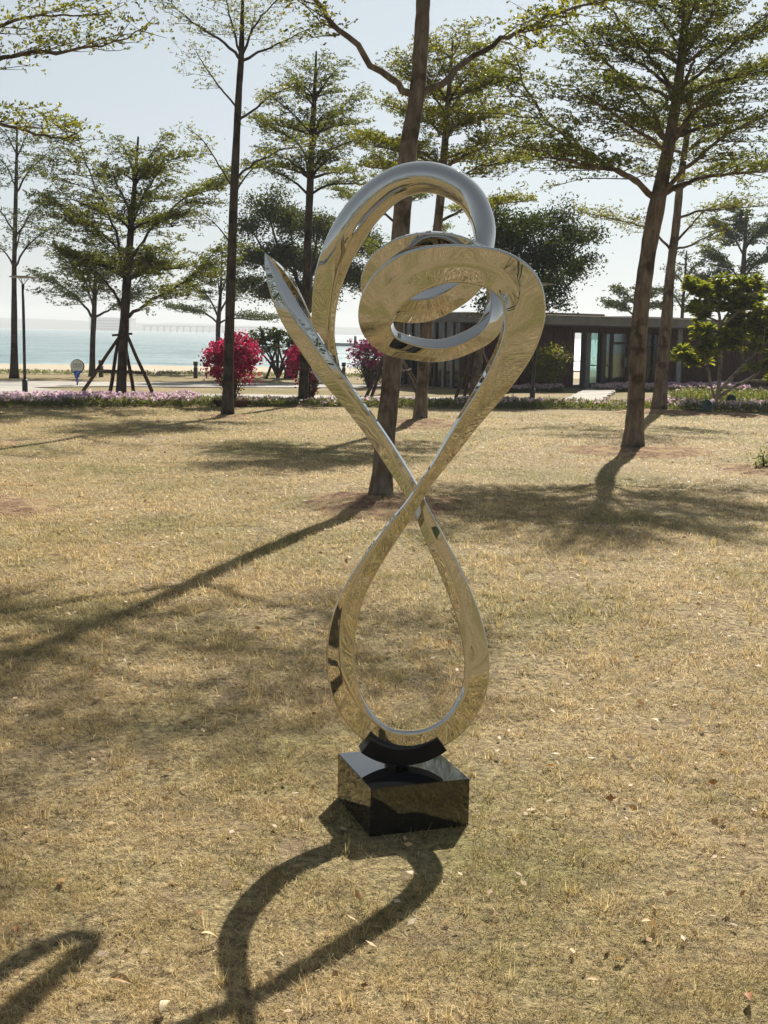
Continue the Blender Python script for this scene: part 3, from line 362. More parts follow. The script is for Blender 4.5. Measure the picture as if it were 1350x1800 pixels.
# ------------------------------------------------------------------ the pavilion
def pavilion():
    A = Vector((5.403, 43.937, 0)); u = Vector((.85232, .52302, 0)); n = Vector((-.52302, .85232, 0))   # n points away from the viewer
    Mx = Matrix(((u.x, n.x, 0, A.x), (u.y, n.y, 0, A.y), (0, 0, 1, 0), (0, 0, 0, 1)))
    root = empty('garden_pavilion', A, 'low flat-roofed pavilion with red-brown ribbed walls and grey concrete roof edge', 'building')
    inv = Matrix.Translation(-A)
    def bx(name, m, x0, x1, y0, y1, z0, z1, parent=root):
        b = MB(); b.box(x0, x1, y0, y1, z0, z1, inv @ Mx); return b.build(name, m, parent)
    def ribs(x0, x1, z0, z1, y=0.0, name='cladding_panel'):
        b = MB(); MM = inv @ Mx; b.box(x0, x1, y, y+.12, z0, z1, MM)
        k = x0+.03
        while k < x1-.05: b.box(k, k+.032, y-.028, y+.01, z0+.01, z1-.005, MM); k += .075
        return b.build(name, M['clad'], root)
    H0, H1, D = 2.19, 2.49, 3.9; W0 = -3.4
    bx('floor_slab', M['fascia'], W0, 13.6, -.3, D+.2, -.2, .03)
    rf = bx('roof', M['fascia'], W0-.35, 14, -.6, D+.4, H0, H1)
    bx('roof_edge_trim', M['white'], W0-.37, 14.02, -.63, D+.42, H1, H1+.025, rf)
    bx('roof_box', M['clad'], -.4, 3.6, 1.2, 3, H1+.025, H1+.13, rf)
    bx('roof_box', M['clad'], 5.2, 8.6, 1.5, 3, H1+.025, H1+.10, rf)
    bx('gutter', M['darkm'], W0-.3, 13.9, -.56, -.5, H0-.05, H0-.002)
    ribs(W0, 1.25, .03, H0)
    ribs(1.25, 5.24, 1.93, H0)                        # over the doors
    ribs(5.24, 6.03, .03, H0); ribs(6.27, 13.5, .03, H0)
    bx('column', M['greym'], 6.04, 6.26, -.06, .2, .03, H0)
    bx('column', M['fascia'], 1.74, 1.95, -.05, .25, .03, 1.93)
    bx('column', M['darkm'], 2.46, 2.66, -.04, .2, .03, 1.93)
    bx('downpipe', M['greym'], 5.05, 5.12, -.12, -.05, .03, H0)
    def glazed(x0, x1, bars, y=.06):
        g = bx('window', M['glass'], x0+.04, x1-.04, y+.02, y+.035, .06, 1.92)
        for xa, xb in ((x0, x0+.045), (x1-.045, x1)): bx('frame', M['darkm'], xa, xb, y-.02, y+.08, .03, 1.93, g)
        for z in bars: bx('bar', M['darkm'], x0+.046, x1-.046, y-.01, y+.06, z, z+.04, g)
    glazed(1.96, 2.45, (.8,)); glazed(2.67, 3.0, (.8,))
    d = bx('door', M['glass'], 3.06, 3.74, .09, .105, .08, 1.55)
    for xa, xb in ((3.01, 3.08), (3.72, 3.79)): bx('frame', M['stake'], xa, xb, .05, .14, .03, 1.93, d)
    bx('frame', M['stake'], 3.081, 3.719, .06, .13, 1.55, 1.63, d); bx('frame', M['stake'], 3.081, 3.719, .06, .13, .03, .1, d)
    bx('handle', M['greym'], 3.62, 3.65, .0, .05, .75, 1.1, d)
    bx('window', M['glass'], 3.09, 3.71, .09, .1, 1.64, 1.92)
    glazed(3.80, 4.15, (.8, 1.5)); glazed(4.2, 4.62, (.8, 1.5)); glazed(4.64, 5.23, (.72, 1.52))
    # back wall: open behind the passage, big panes towards the sea
    ribs(W0, 4.3, .03, H0, D, 'back_wall'); ribs(4.3, 13.5, 1.98, H0, D, 'back_wall'); ribs(6.1, 6.35, .03, 1.98, D, 'back_wall'); ribs(6.6, 7.85, .03, 1.98, D, 'back_wall'); ribs(8.8, 13.5, .03, 1.98, D, 'back_wall')
    bx('back_window', M['glass'], 5.3, 6.1, D+.05, D+.07, .03, 1.98); bx('back_window', M['glass'], 6.35, 6.6, D+.05, D+.07, .03, 1.98); bx('back_window', M['glass'], 7.85, 8.8, D+.05, D+.07, .75, 1.98); bx('back_wall', M['inner'], 7.85, 8.8, D, D+.12, .03, .75)
    bx('back_column', M['greym'], 5.24, 5.3, D, D+.12, .03, 1.98)
    bx('side_wall', M['clad'], 13.42, 13.54, .13, D, .03, H0)
    for k in range(2): bx('passage_rail', M['darkm'], 4.32, 5.23, D+.02, D+.06, .45+.4*k, .49+.4*k)
    bx('reception_desk', M['inner'], 6.7, 7.7, 2.6, 3.1, .03, .95); bx('ceiling_panel', M['inner'], W0+.1, 13.4, .13, D-.01, H0-.04, H0-.005)
    bx('step', M['fascia'], 1.4, 2.5, -.9, -.31, -.1, .08)
    # glazed left end
    for k in range(8):
        y0 = .14+k*.5
        bx('mullion', M['greym'] if k % 3 else M['darkm'], W0-.01, W0+.1, y0, y0+.11, .03, H0)
    bx('window', M['glass'], W0+.04, W0+.055, .2, D-.05, .03, H0)
    bx('curtain', M['white'], W0+.5, W0+.55, .6, 1.5, .1, 2.0); bx('curtain', M['white'], W0+.5, W0+.55, 2.3, 2.9, .1, 2.0); bx('partition', M['inner'], -1.0, -.92, .13, D, .03, H0)
pavilion()
# plank walk up to the door
r_ = empty('plank_walk', (4.7, 34.2, 0), 'pale plank walk leading over the grass to the pavilion door', 'walkway')
P0 = Vector((4.62, 34.1, 0)); P1 = Vector((6.75, 43.3, 0)); dv = (P1-P0); Lw = dv.length; dv.normalize(); sv = Vector((dv.y, -dv.x, 0))
Rw = Matrix(((sv.x, dv.x, 0, 0), (sv.y, dv.y, 0, 0), (0, 0, 1, 0), (0, 0, 0, 1)))
npk = 18; ml = MB(); ml.box(0, 1.0, 0, Lw/npk*.86, .05, .09)
for k in range(npk):
    pm = MB(); Mk = Matrix.Translation(P0 - Vector((4.7, 34.2, 0)) + dv*(Lw*k/npk)) @ Rw; w_ = 1.0 + .06*math.sin(k*2.3)
    pm.box(-.02*math.cos(k*1.7), w_, 0, Lw/npk*.84, .03, .085 + .006*math.sin(k*3.1), Mk); pm.build('plank', M['plank'], r_)
for s_ in (.08, .84):
    pm = MB(); pm.box(s_, s_+.08, .02, Lw-.02, -.05, .029, Matrix.Translation(P0 - Vector((4.7, 34.2, 0))) @ Rw); pm.build('bearer', M['stake'], r_)

# ------------------------------------------------------------------ trees
def rosettes(P, U, n, size, rr, spread=1.0, wid=.42):
    """P (k,3) rosette centres -> leaf quads"""
    k = len(P); P = np.repeat(P, n, 0); N = len(P)
    az = rr.rand(N)*2*np.pi; el = np.clip(rr.normal(.55, .45, N)*spread, -.5, 1.5)
    d = np.stack([np.cos(az)*np.cos(el), np.sin(az)*np.cos(el), np.sin(el)], 1)
    L = size*rr.uniform(.6, 1.25, N)[:, None]; up = rr.normal(0, 1, (N, 3)); s = np.cross(d, up); s /= np.linalg.norm(s, axis=1)[:, None]+1e-9
    b0 = P + d*L*.08; mid = P + d*L*.62; tip = P + d*L; tip[:, 2] -= L[:, 0]*.08
    return np.stack([b0, mid + s*L*wid*.5, tip, mid - s*L*wid*.5], 1).reshape(-1, 3)
def poly_at(P, t):
    seg = np.linalg.norm(np.diff(P, axis=0), axis=1); c = np.concatenate([[0], np.cumsum(seg)]); x = t*c[-1]
    i = int(np.clip(np.searchsorted(c, x)-1, 0, len(P)-2)); a = (x-c[i])/max(seg[i], 1e-6)
    return P[i]*(1-a)+P[i+1]*a, (P[i+1]-P[i])/max(seg[i], 1e-6), c[-1]
def tree(key, name, label, bark, leafm, size=.055, nl=6, sp=.13, sub=.42, subsp=.26, seed=1, group=None, tiers=(), start=.22, lift=.25, cat='tree', nside=10, mult=6):
    d = TRUNKS[key]; rr = np.random.RandomState(seed); tr = np.array(d['trunk'], float)
    base = Vector((tr[0,0], tr[0,1], 0)); B = np.array(base)
    root = empty(name, base, label, cat, group)
    tp = crom(tr, 6); pts = tp[:, :3]-B; pts[0, 2] = -.05
    rads = tp[:, 3]*(1+.03*rr.normal(0, 1, len(tp))); rads[:4] *= np.array([1.42, 1.2, 1.1, 1.04])
    b = MB(); b.tube(pts.tolist(), rads.tolist(), nside*2 if tr[0,3] > .08 else nside); b.build('trunk', bark, root, True)
    limbs = [(np.array(l[0], float)-B, l[1]) for l in d['limbs']]
    for (z, n, ln, elv, az0) in tiers:
        i = int(np.argmin(abs(pts[:, 2]-z))); p0 = pts[i]
        for k in range(n):
            a = rad(az0 + 360*k/n) + rr.normal(0, .2); e = rad(elv)+rr.normal(0, .1); l = ln*rr.uniform(.8, 1.15); q = [p0]
            for j in range(5): q.append(q[-1] + l/5*np.array([math.cos(a)*math.cos(e), math.sin(a)*math.cos(e), math.sin(e)])); e *= .72; a += rr.normal(0, .12)
            limbs.append((np.array(q), rads[i]*.5))
    tw = MB(); R = []; k0 = int(len(pts)*.62); limbs.append((pts[k0::3], None))       # the leader carries twigs too
    for P, r0 in limbs:
        lead = r0 is None; r0 = r0 or .02
        P = crom(P, 4); P[1:-1] += rr.normal(0, .006*np.linalg.norm(P[-1]-P[0]), P[1:-1].shape)
        L = poly_at(P, 0)[2]; m = len(P)
        if not lead: b = MB(); b.tube(P.tolist(), [max(r0*(1-.85*i/(m-1)), .006) for i in range(m)], 7); b.build('limb', bark, root, True)
        ns = max(3, int(L/subsp)); side = 1
        for k in range(ns):
            t = start + (1-start)*(k+rr.rand()*.8)/ns; t = min(t, .995); p, T, _ = poly_at(P, t)
            for rep in range(2):
                side = -side; h = (rr.rand()*6.283 if lead else math.atan2(T[1], T[0]) + side*rr.uniform(.45, 1.25)); e = rr.uniform(-.02, .5)*lift*2
                ls = 1.2*sub*L*(1.05-.68*t)*rr.uniform(.5, 1.25) + .15; q = [p]; 
                for j in range(4): q.append(q[-1] + ls/4*np.array([math.cos(h)*math.cos(e), math.sin(h)*math.cos(e), math.sin(e)])); h += rr.normal(0, .2); e += rr.normal(.02, .12)
                Q = np.array(q); tw.tube(q, [max(r0*.22, .005)*(1-.75*i/4) for i in range(5)], 4, False)
                nr = max(2, int(ls/sp)); tt = .15+.85*(np.arange(nr)+rr.rand(nr)*.8)/nr
                for t2 in np.clip(tt, 0, .999):
                    c, _, _ = poly_at(Q, t2); 
                    for mk in range(mult):
                        off = np.array([rr.normal(0, .8*sp), rr.normal(0, .8*sp), rr.normal(.3*sp, .32*sp)]); R.append(c+off)
                        if mk == 0 and rr.rand() < .6: tw.tube([c, c+off], [.004, .002], 3, False)
        R.append(P[-1])
    lv = rosettes(np.array(R), None, nl, size, rr)
    me = np_mesh('crown', lv, 4, leafm); cr = link('crown', me, root)
    tag(tw.build('twigs', bark, root), kind='stuff')
    return root
TB, TD, TP = M['bark'], M['bark_dark'], M['bark_pale']
tree('T1', 'shade_tree', 'tall forked tree directly behind the steel sculpture, its crown above the picture', TB, M['leaf_y'], .06, 5, .17, .34, .34, 11, start=.34,
     tiers=((5.3, 4, 2.6, 35, 20), (6.0, 5, 2.6, 35, 60), (6.8, 5, 2.3, 35, 10), (7.6, 4, 1.7, 40, 40)))
tree('T2', 'shade_tree', 'broad layered tree with wide fork, nearest on the right half of the lawn', TB, M['leaf'], .05, 6, .115, .40, .22, 12, mult=5, tiers=((4.7, 4, 1.7, 30, 20), (5.3, 5, 1.7, 35, 60), (5.9, 4, 1.5, 35, 10), (6.6, 4, 1.2, 40, 50)))
tree('T3', 'shade_tree', 'slender tree just behind the broad right-hand tree, in front of the pavilion wall', TB, M['leaf_y'], .06, 5, .16, .34, .3, 13, tiers=((6.0, 4, 1.5, 30, 10), (7.0, 4, 1.2, 35, 50)))
tree('T4', 'shade_tree', 'tall thin sparse tree on the lawn edge beside the potted pink shrub', TD, M['leaf_y'], .055, 4, .17, .34, .3, 14, start=.3)
tree('T5', 'shade_tree', 'straight narrow tree rising between the steel tip and the upper steel arc', TD, M['leaf'], .06, 6, .13, .42, .24, 15, tiers=((5.4, 4, 1.3, 25, 45), (6.4, 4, 1.2, 30, 0), (7.2, 4, .8, 35, 30)))
tree('T6', 'shade_tree', 'yellow-green layered tree seen through the steel coil, right of the forked trunk', TB, M['leaf_y'], .06, 6, .13, .42, .22, 16, tiers=((5.0, 4, 1.5, 25, 45), (6.2, 5, 1.4, 30, 0), (7.0, 4, 1.0, 35, 30)))
tree('T7', 'shade_tree', 'spreading green tree held by a four-legged timber stake frame in the flower bed', TD, M['leaf'], .065, 6, .125, .42, .2, 17, mult=5, tiers=((3.0, 4, 1.6, 30, 45), (4.2, 4, 1.3, 35, 0), (5.2, 4, .9, 40, 30)))
tree('T8', 'shade_tree', 'small fan-shaped tree beside the dolphin sign, behind the staked tree', TD, M['leaf_f'], .08, 6, .17, .46, .24, 18)
tree('T9', 'shade_tree', 'tall open tree at the far left edge next to the lamp post', TD, M['leaf_f'], .075, 5, .2, .4, .3, 19)
tree('T10', 'shade_tree', 'nearest left tree, only its leafy boughs reaching in at the top left corner', TB, M['leaf_y'], .045, 5, .15, .30, .25, 20,
     tiers=((4.8, 4, 2.4, 25, 200), (5.6, 5, 2.3, 30, 90), (6.4, 4, 1.9, 35, 120)))
tree('T11', 'shade_tree', 'small flat-topped tree near the beach behind the potted pink shrub', TD, M['leaf_f'], .08, 6, .17, .46, .24, 21)
tree('T13', 'shade_tree', 'staked tree hidden behind the forked trunk, its boughs inside the upper arc', TD, M['leaf'], .07, 6, .14, .42, .24, 22)
tree('F1', 'distant_tree', 'round low tree behind the pavilion roof, left of the two right trunks', TD, M['leaf_f'], .13, 6, .18, .5, .24, 23)
tree('F2', 'distant_tree', 'thin feathery tree behind the pavilion roof, right of the slender trunk', TD, M['leaf_f'], .12, 5, .2, .45, .28, 24)
tree('F3', 'distant_tree', 'large dark spreading tree at the right edge behind the frangipani', TD, M['leaf_f'], .14, 6, .18, .5, .24, 25)

def clump_leaves(lobes, n, size, rr, per=22, wid=.45, hollow=.45):
    V = np.array([l[3]*l[4]*l[5] for l in lobes]); V = V/V.sum(); out = []
    for l, w in zip(lobes, V):
        k = max(3, int(n*w/per)); d = rr.normal(0, 1, (k, 3)); d /= np.linalg.norm(d, axis=1)[:, None]
        r = hollow+(1-hollow)*rr.rand(k)**.7; c = np.array(l[:3]) + d*r[:, None]*np.array(l[3:6])*rr.uniform(.75, 1.3, k)[:, None]
        cc = np.repeat(c, per, 0) + rr.normal(0, 1, (k*per, 3))*np.array([1, 1, .6])*size*1.7
        out.append(rosettes(cc, None, 1, size, rr, wid=wid))
    return np.concatenate(out)
def dark_tree(name, label, base, top, lobes, n, size, seed, bark=TD, leafm=None, rt=.16, lean=(0, 0), cat='tree'):
    rr = np.random.RandomState(seed); root = empty(name, (*base, 0), label, cat)
    b = MB(); b.tube([(0, 0, -.05), (lean[0]*.3, lean[1]*.3, top*.35), (lean[0]*.7, lean[1]*.7, top*.7), (lean[0], lean[1], top)], [rt*1.25, rt, rt*.85, rt*.6], 12); b.build('trunk', bark, root, True)
    for i, l in enumerate(lobes[:9]):
        c = np.array(l[:3]); s = np.array([lean[0]*.8, lean[1]*.8, top*.8]); m = (s+c)/2+rr.normal(0, .15, 3)
        b = MB(); b.tube([s, m, c], [rt*.5, rt*.3, rt*.1], 6); b.build('limb', bark, root, True)
    link('crown', np_mesh('crown', clump_leaves(lobes, n, size, rr, hollow=.2), 4, leafm or M['leaf_d']), root)
    return root
rr0 = np.random.RandomState(5)
def lobes_in(c, R, k, s0, s1, seed):
    rr = np.random.RandomState(seed); o = []
    for i in range(k):
        d = rr.normal(0, 1, 3); d /= np.linalg.norm(d); r = rr.uniform(.35, 1.0)
        s = rr.uniform(s0, s1); o.append((c[0]+d[0]*R[0]*r, c[1]+d[1]*R[1]*r, c[2]+d[2]*R[2]*r, s, s, s*.62))
    return o
# dark evergreens
DKL = [[(-1.452, -1.059, 5.589, 0.56, 0.61, 0.4), (-0.896, -0.259, 6.296, 0.64, 0.7, 0.46), (-0.094, 0.541, 5.959, 0.72, 0.79, 0.52), (1.076, -0.859, 5.653, 0.72, 0.79, 0.52), (1.903, -0.059, 5.31, 0.72, 0.79, 0.52), (2.756, 0.741, 5.169, 0.64, 0.7, 0.46), (-1.276, -0.659, 4.577, 0.64, 0.7, 0.46), (-0.27, 0.141, 4.644, 0.8, 0.87, 0.57), (0.773, 0.941, 4.494, 0.8, 0.87, 0.57), (1.936, -0.459, 4.015, 0.72, 0.79, 0.52), (2.785, 0.341, 3.853, 0.64, 0.7, 0.46), (-1.655, -1.059, 3.5, 0.48, 0.52, 0.34), (-0.877, -0.259, 3.332, 0.64, 0.7, 0.46), (0.149, 0.541, 3.379, 0.64, 0.7, 0.46), (1.321, -0.859, 3.143, 0.48, 0.52, 0.34), (-0.488, -0.059, 6.953, 0.35, 0.38, 0.25), (3.423, 0.741, 4.749, 0.48, 0.52, 0.34), (-1.499, -0.659, 6.663, 0.29, 0.31, 0.21), (3.228, 0.141, 3.638, 0.48, 0.52, 0.34), (-2.214, 0.941, 5.089, 0.32, 0.35, 0.23)], [(0.7, -1.141, 4.449, 0.72, 0.79, 0.52), (1.409, -0.341, 4.838, 0.6, 0.66, 0.43), (2.394, 0.459, 5.164, 0.46, 0.5, 0.33), (1.851, -0.941, 4.015, 0.72, 0.79, 0.52), (2.744, -0.141, 4.56, 0.54, 0.59, 0.39), (3.436, 0.659, 4.713, 0.34, 0.37, 0.24), (0.927, -0.741, 3.536, 0.72, 0.79, 0.52), (2.001, 0.059, 3.269, 0.66, 0.73, 0.48), (2.918, 0.859, 3.813, 0.48, 0.53, 0.35), (1.459, -0.541, 2.756, 0.54, 0.59, 0.39), (2.457, 0.259, 2.795, 0.34, 0.37, 0.24), (0.441, -1.141, 2.564, 0.48, 0.53, 0.35), (-0.015, -0.341, 3.696, 0.6, 0.66, 0.43), (-0.611, 0.459, 3.235, 0.54, 0.59, 0.39), (-1.316, -0.941, 2.852, 0.48, 0.53, 0.35), (3.174, -0.141, 4.008, 0.3, 0.33, 0.22), (2.57, 0.659, 5.591, 0.22, 0.24, 0.16), (0.316, -0.741, 5.098, 0.48, 0.53, 0.35)]]
dark_tree('evergreen_tree', 'dense dark evergreen behind the left steel arm, with a thick leaning trunk', POS['dk1'], 3.0, DKL[0], 42000, .13, 31, leafm=M['leaf_b'], lean=(.7, 0), rt=.22)
dark_tree('evergreen_tree', 'dense dark evergreen between the steel coil and the pavilion roof', POS['dk2'], 2.3, DKL[1], 36000, .11, 32, lean=(.25, 0), rt=.13, bark=TB)
# hedge, shrubs by the pavilion
def shrub(name, label, base, lobes, n, size, leafm, seed, stems=5, cat='shrub', group=None, bark=TD):
    rr = np.random.RandomState(seed); root = empty(name, (*base, 0), label, cat, group)
    b = MB()
    for i in range(stems):
        l = lobes[i % len(lobes)]; e = np.array(l[:3])+rr.normal(0, .1, 3); s = np.array([rr.normal(0, .05), rr.normal(0, .05), -.03])
        b.tube([s, s*.4+e*.5+rr.normal(0, .04, 3), e], [.022, .016, .008], 5)
    tag(b.build('stems', bark, root), kind='stuff'); link('crown', np_mesh('crown', clump_leaves(lobes, n, size, rr, hollow=.3), 4, leafm), root); return root
shrub('shrub', 'rounded olive-green shrub against the pavilion wall left of the doorway', (5.35, 42.6), lobes_in((0, -.3, .8), (.75, .5, .6), 14, .32, .55, 41), 9000, .075, M['leaf_o'], 41, 8)
shrub('hedge', 'dark clipped hedge seen below the steel coil behind the lawn', (.6, 45.6), [(x, 0, .5, .5, .45, .5) for x in np.arange(-1.2, 1.5, .45)], 9000, .085, M['leaf_d'], 42, 12, 'hedge')
# frangipani
def big_leaf(P, d, L, w, rr):
    d = d/np.linalg.norm(d); s = np.cross(d, [0, 0, 1.0]); s /= np.linalg.norm(s)+1e-6; up = np.cross(s, d)
    s = s*math.cos(.5*rr.normal())+up*math.sin(.3*rr.normal()); dr = np.array([0, 0, -L*.22])
    a = P; m1 = P+d*L*.35; m2 = P+d*L*.7+dr*.3; t = P+d*L+dr
    return [a, m1-s*w*.4, m2-s*w*.5, t], [a, t, m2+s*w*.5, m1+s*w*.4]
def frangipani(name, label, base, branches, L, w, nl, seed, leafm, bark, scale=1.0):
    rr = np.random.RandomState(seed); root = empty(name, (*base, 0), label, 'tree'); B = np.array([*base, 0]); q = []
    for i, br in enumerate(branches):
        P = (np.array(br[:-1], float)-B)*scale
        if i == 0: P[0] = (0, 0, -.04)
        Pc = crom(P, 4); b = MB(); b.tube(Pc.tolist(), [br[-1]*scale*(1-.5*k/(len(Pc)-1)) for k in range(len(Pc))], 7); b.build('trunk' if i == 0 else 'limb', bark, root, True)
        for t in (1.0, .86, .7):
            c, T, _ = poly_at(Pc, min(t, .999)); T = T*.5+np.array([0, 0, .8])
            ctrs = [c, c+rr.normal(0, .12, 3), c+rr.normal(0, .12, 3)] if t < 1 else [c]+[c+rr.normal(0, .10+.018*q_, 3)*np.array([1, 1, .6]) for q_ in range(9)]
            if t < .8 and i in (0,): continue
            for c2 in ctrs:
                if c2 is not c: 
                    b = MB(); b.tube([c, c2], [.016*scale, .012*scale], 5); b.build('twig', bark, root)
                for k in range(nl):
                    az = rr.rand()*6.283; e = rr.uniform(-.1, 1.2); dd = np.array([math.cos(az)*math.cos(e), math.sin(az)*math.cos(e), math.sin(e)])
                    l = L*rr.uniform(.65, 1.15)*scale; f1, f2 = big_leaf(c2+T*.03, dd, l, l*w, rr); q += f1+f2
    link('crown', np_mesh('crown', np.array(q), 4, leafm), root); return root
PLUM = [[(8.72, 34.065, -0.002), (8.781, 34.032, 0.392), (8.791, 33.999, 1.142), (8.765, 33.965, 1.737), (8.717, 33.932, 2.179), (8.628, 33.899, 2.545), (8.348, 33.865, 2.906), 0.061], [(8.751, 34.065, 2.181), (8.983, 34.215, 2.484), (9.156, 34.365, 2.787), 0.038], [(8.755, 34.065, 2.107), (9.057, 33.915, 2.407), (9.223, 33.765, 2.701), 0.038], [(8.787, 34.065, 1.528), (8.561, 34.165, 1.732), (8.352, 34.265, 1.877), 0.03], [(8.687, 34.065, 2.254), (8.313, 33.915, 2.393), (8.051, 33.765, 2.459), 0.03], [(8.789, 34.065, 0.391), (9.131, 34.125, 0.771), (9.502, 34.185, 1.151), (9.73, 34.245, 1.424), (9.958, 34.305, 1.683), (10.144, 34.365, 1.911), 0.053], [(9.469, 34.065, 1.153), (9.252, 33.915, 1.598), (8.976, 33.765, 1.815), 0.03], [(9.679, 34.065, 1.426), (9.838, 34.165, 1.756), (9.769, 34.265, 2.127), 0.03], [(8.826, 34.065, 0.271), (9.162, 33.915, 0.554), (9.556, 33.765, 0.791), (9.867, 33.615, 1.097), (10.179, 33.465, 1.327), 0.053], [(9.644, 34.065, 0.738), (9.948, 33.815, 0.722), (10.315, 33.565, 0.812), 0.038], [(8.707, 34.065, 0.239), (8.587, 34.165, 0.684), (8.551, 34.265, 0.981), (8.265, 34.365, 1.124), (7.902, 34.465, 1.235), 0.038], [(8.501, 34.065, 0.985), (8.385, 33.965, 1.284), (8.319, 33.865, 1.507), 0.03], [(9.889, 34.065, 1.683), (9.991, 34.265, 2.206), (9.956, 34.465, 2.506), 0.03], [(8.397, 34.065, 2.913), (8.166, 34.065, 3.056), (8.042, 34.065, 3.127), 0.023], [(8.79, 34.065, 1.737), (9.039, 34.315, 1.964), (9.244, 34.565, 2.194), 0.03], [(9.076, 34.065, 2.778), (9.24, 34.165, 3.006), (9.558, 34.265, 3.163), 0.023], [(8.731, 34.065, 2.551), (8.738, 34.215, 2.85), (8.839, 34.365, 3.079), 0.03]]
frangipani('frangipani_tree', 'low many-branched frangipani with broad yellow-green leaves at the right edge', (8.68, 34.05), PLUM, .28, .34, 30, 51, M['leaf_p'], TP)
sp = np.array([*POS['sp'], 0]); rrp = np.random.RandomState(3); br = []
for k in range(9):
    a = k*2.4; h = 1.15+.35*rrp.rand(); r = .45+.75*rrp.rand(); sgn = math.cos(a)
    br.append([tuple(sp), tuple(sp+np.array([sgn*r*.35, .3*math.sin(a), h*.45])), tuple(sp+np.array([sgn*r*.8, .6*math.sin(a), h*.8])), tuple(sp+np.array([sgn*r*1.2, .8*math.sin(a), h*1.12])), .05])
frangipani('frangipani_tree', 'small dark round-topped tree by the beach, between the two pink shrubs', POS['sp'], br, .24, .34, 14, 52, M['leaf_d'], TD)
# ------------------------------------------------------------------ bougainvilleas
def bougainvillea(label, base, H, R, seed, mats, nflow, potted=False, redlow=True):
    rr = np.random.RandomState(seed); root = empty('bougainvillea', (*base, 0), label, 'shrub'); tip = []
    b = MB(); z0 = .10 if potted else -.02
    for k in range(26):
        a = rr.rand()*6.283; r = R*rr.uniform(.3, 1.12); h = H*rr.uniform(.5, 1.1)
        p = [np.array([.06*math.cos(a), .06*math.sin(a), z0])]
        p.append(np.array([r*.45*math.cos(a), r*.45*math.sin(a), h*.45])); p.append(np.array([r*.85*math.cos(a+.2), r*.85*math.sin(a+.2), h*.8])); p.append(np.array([r*1.05*math.cos(a+.3), r*1.05*math.sin(a+.3), h*.93-.1*rr.rand()]))
        P = crom(p, 3); b.tube(P.tolist(), [.014*(1-.7*i/(len(P)-1)) for i in range(len(P))], 4); tip.append(P)
    tag(b.build('stems', TD, root), kind='stuff')
    C = np.array([0, 0, H*.66]); 
    per = 26; K = nflow//per; d = rr.normal(0, 1, (K, 3)); d[:, 2] += .45; d /= np.linalg.norm(d, axis=1)[:, None]
    c = C + d*np.array([R, R, H*.36])*rr.uniform(.45, 1.16, K)[:, None]; c = c[c[:, 2] > H*(.30+.3*rr.rand(len(c)))]
    for P in tip[::2]: c = np.concatenate([c, (P[-1]+rr.normal(0, .06, 3)+np.array([0, 0, .05]))[None]])
    cc = np.repeat(c, per, 0)+rr.normal(0, 1, (len(c)*per, 3))*np.repeat(rr.uniform(.03, .085, len(c)), per)[:, None]
    link('blossom', np_mesh('blossom', rosettes(cc, None, 1, .075, rr, wid=.85), 4, mats[0]), root)
    lp = []
    for P in tip:
        for t in rr.rand(16)*.8+.15: lp.append(poly_at(P, t)[0]+rr.normal(0, .05, 3))
    link('foliage', np_mesh('foliage', rosettes(np.array(lp), None, 3, .065, rr, wid=.55), 4, mats[1]), root)
    if potted:
        p = MB(); p.lathe([(0, 0), (.34, 0), (.44, .13), (.46, .14), (.46, .16), (.42, .16), (.40, .12), (0, .12)], n=24); p.build('pot', M['pot'], root, True)
    return root
bougainvillea('bright magenta bougainvillea globe in a shallow clay dish beside the thin sparse tree', POS['B1'], 1.55, .62, 61, (M['bract'], M['leaf_r']), 5600, True)
bougainvillea('red-pink bougainvillea partly hidden behind the left steel arm', POS['B2'], 1.4, .56, 62, (M['bract'], M['leaf_r']), 3600)
bougainvillea('dark purple bougainvillea on the lawn left of the forked trunk', POS['B3'], 1.5, .68, 63, (M['bract_d'], M['leaf_d']), 2600)

# ------------------------------------------------------------------ stake frames
def stakes(label, feet, top, zt, zr):
    c = Vector((top[0], top[1], 0)); root = empty('tree_stake_frame', c, label, 'stakes')
    mids = []
    for i, f in enumerate(feet):
        p0 = Vector((f[0], f[1], -.05))-c; d = p0.normalized()*.10; p1 = Vector((d.x, d.y, zt)); e = p0+(p1-p0)*1.06
        b = MB(); b.tube([p0, p0.lerp(e, .3)+Vector((.01, 0, .0)), p0.lerp(e, .65)-Vector((.012, 0, 0)), e], [.05, .047, .043, .038], 8); b.build('pole', M['stake'], root, True)
        mids.append(p0.lerp(p1, zr/zt))
    order = sorted(range(len(feet)), key=lambda i: math.atan2(mids[i].y, mids[i].x))
    for j in range(len(order)):
        a, bq = mids[order[j]], mids[order[(j+1) % len(order)]]; dd = (bq-a)*.08; o = Vector((0, 0, .02*(j % 2)))
        b = MB(); b.tube([a-dd+o, bq+dd+o], .032, 6); b.build('rail', M['stake'], root, True)
    for s in ((.24, .03), (-.03, .22)):
        b = MB(); b.tube([(-s[0], -s[1]-.1, zt-.02), (s[0], s[1]-.1, zt+.03)], .03, 6); b.build('tie_bar', M['stake'], root, True)
stakes('dark timber stake frame round the spreading tree in the flower bed', STAKES['S1'], (-6.54+.08, 31.57), 1.62, .72)
stakes('timber stake frame behind the forked trunk under the steel coil', STAKES['S2'], (.1, 36.6), 1.5, .75)
stakes('timber stake frame round the dark evergreen trunk, right of the coil', STAKES['S3'], (2.58, 37.5), 1.5, .62)
stakes('small timber stake frame under the round-topped tree by the beach', STAKES['S4'], (-4.35, 51.3), 1.2, .62)

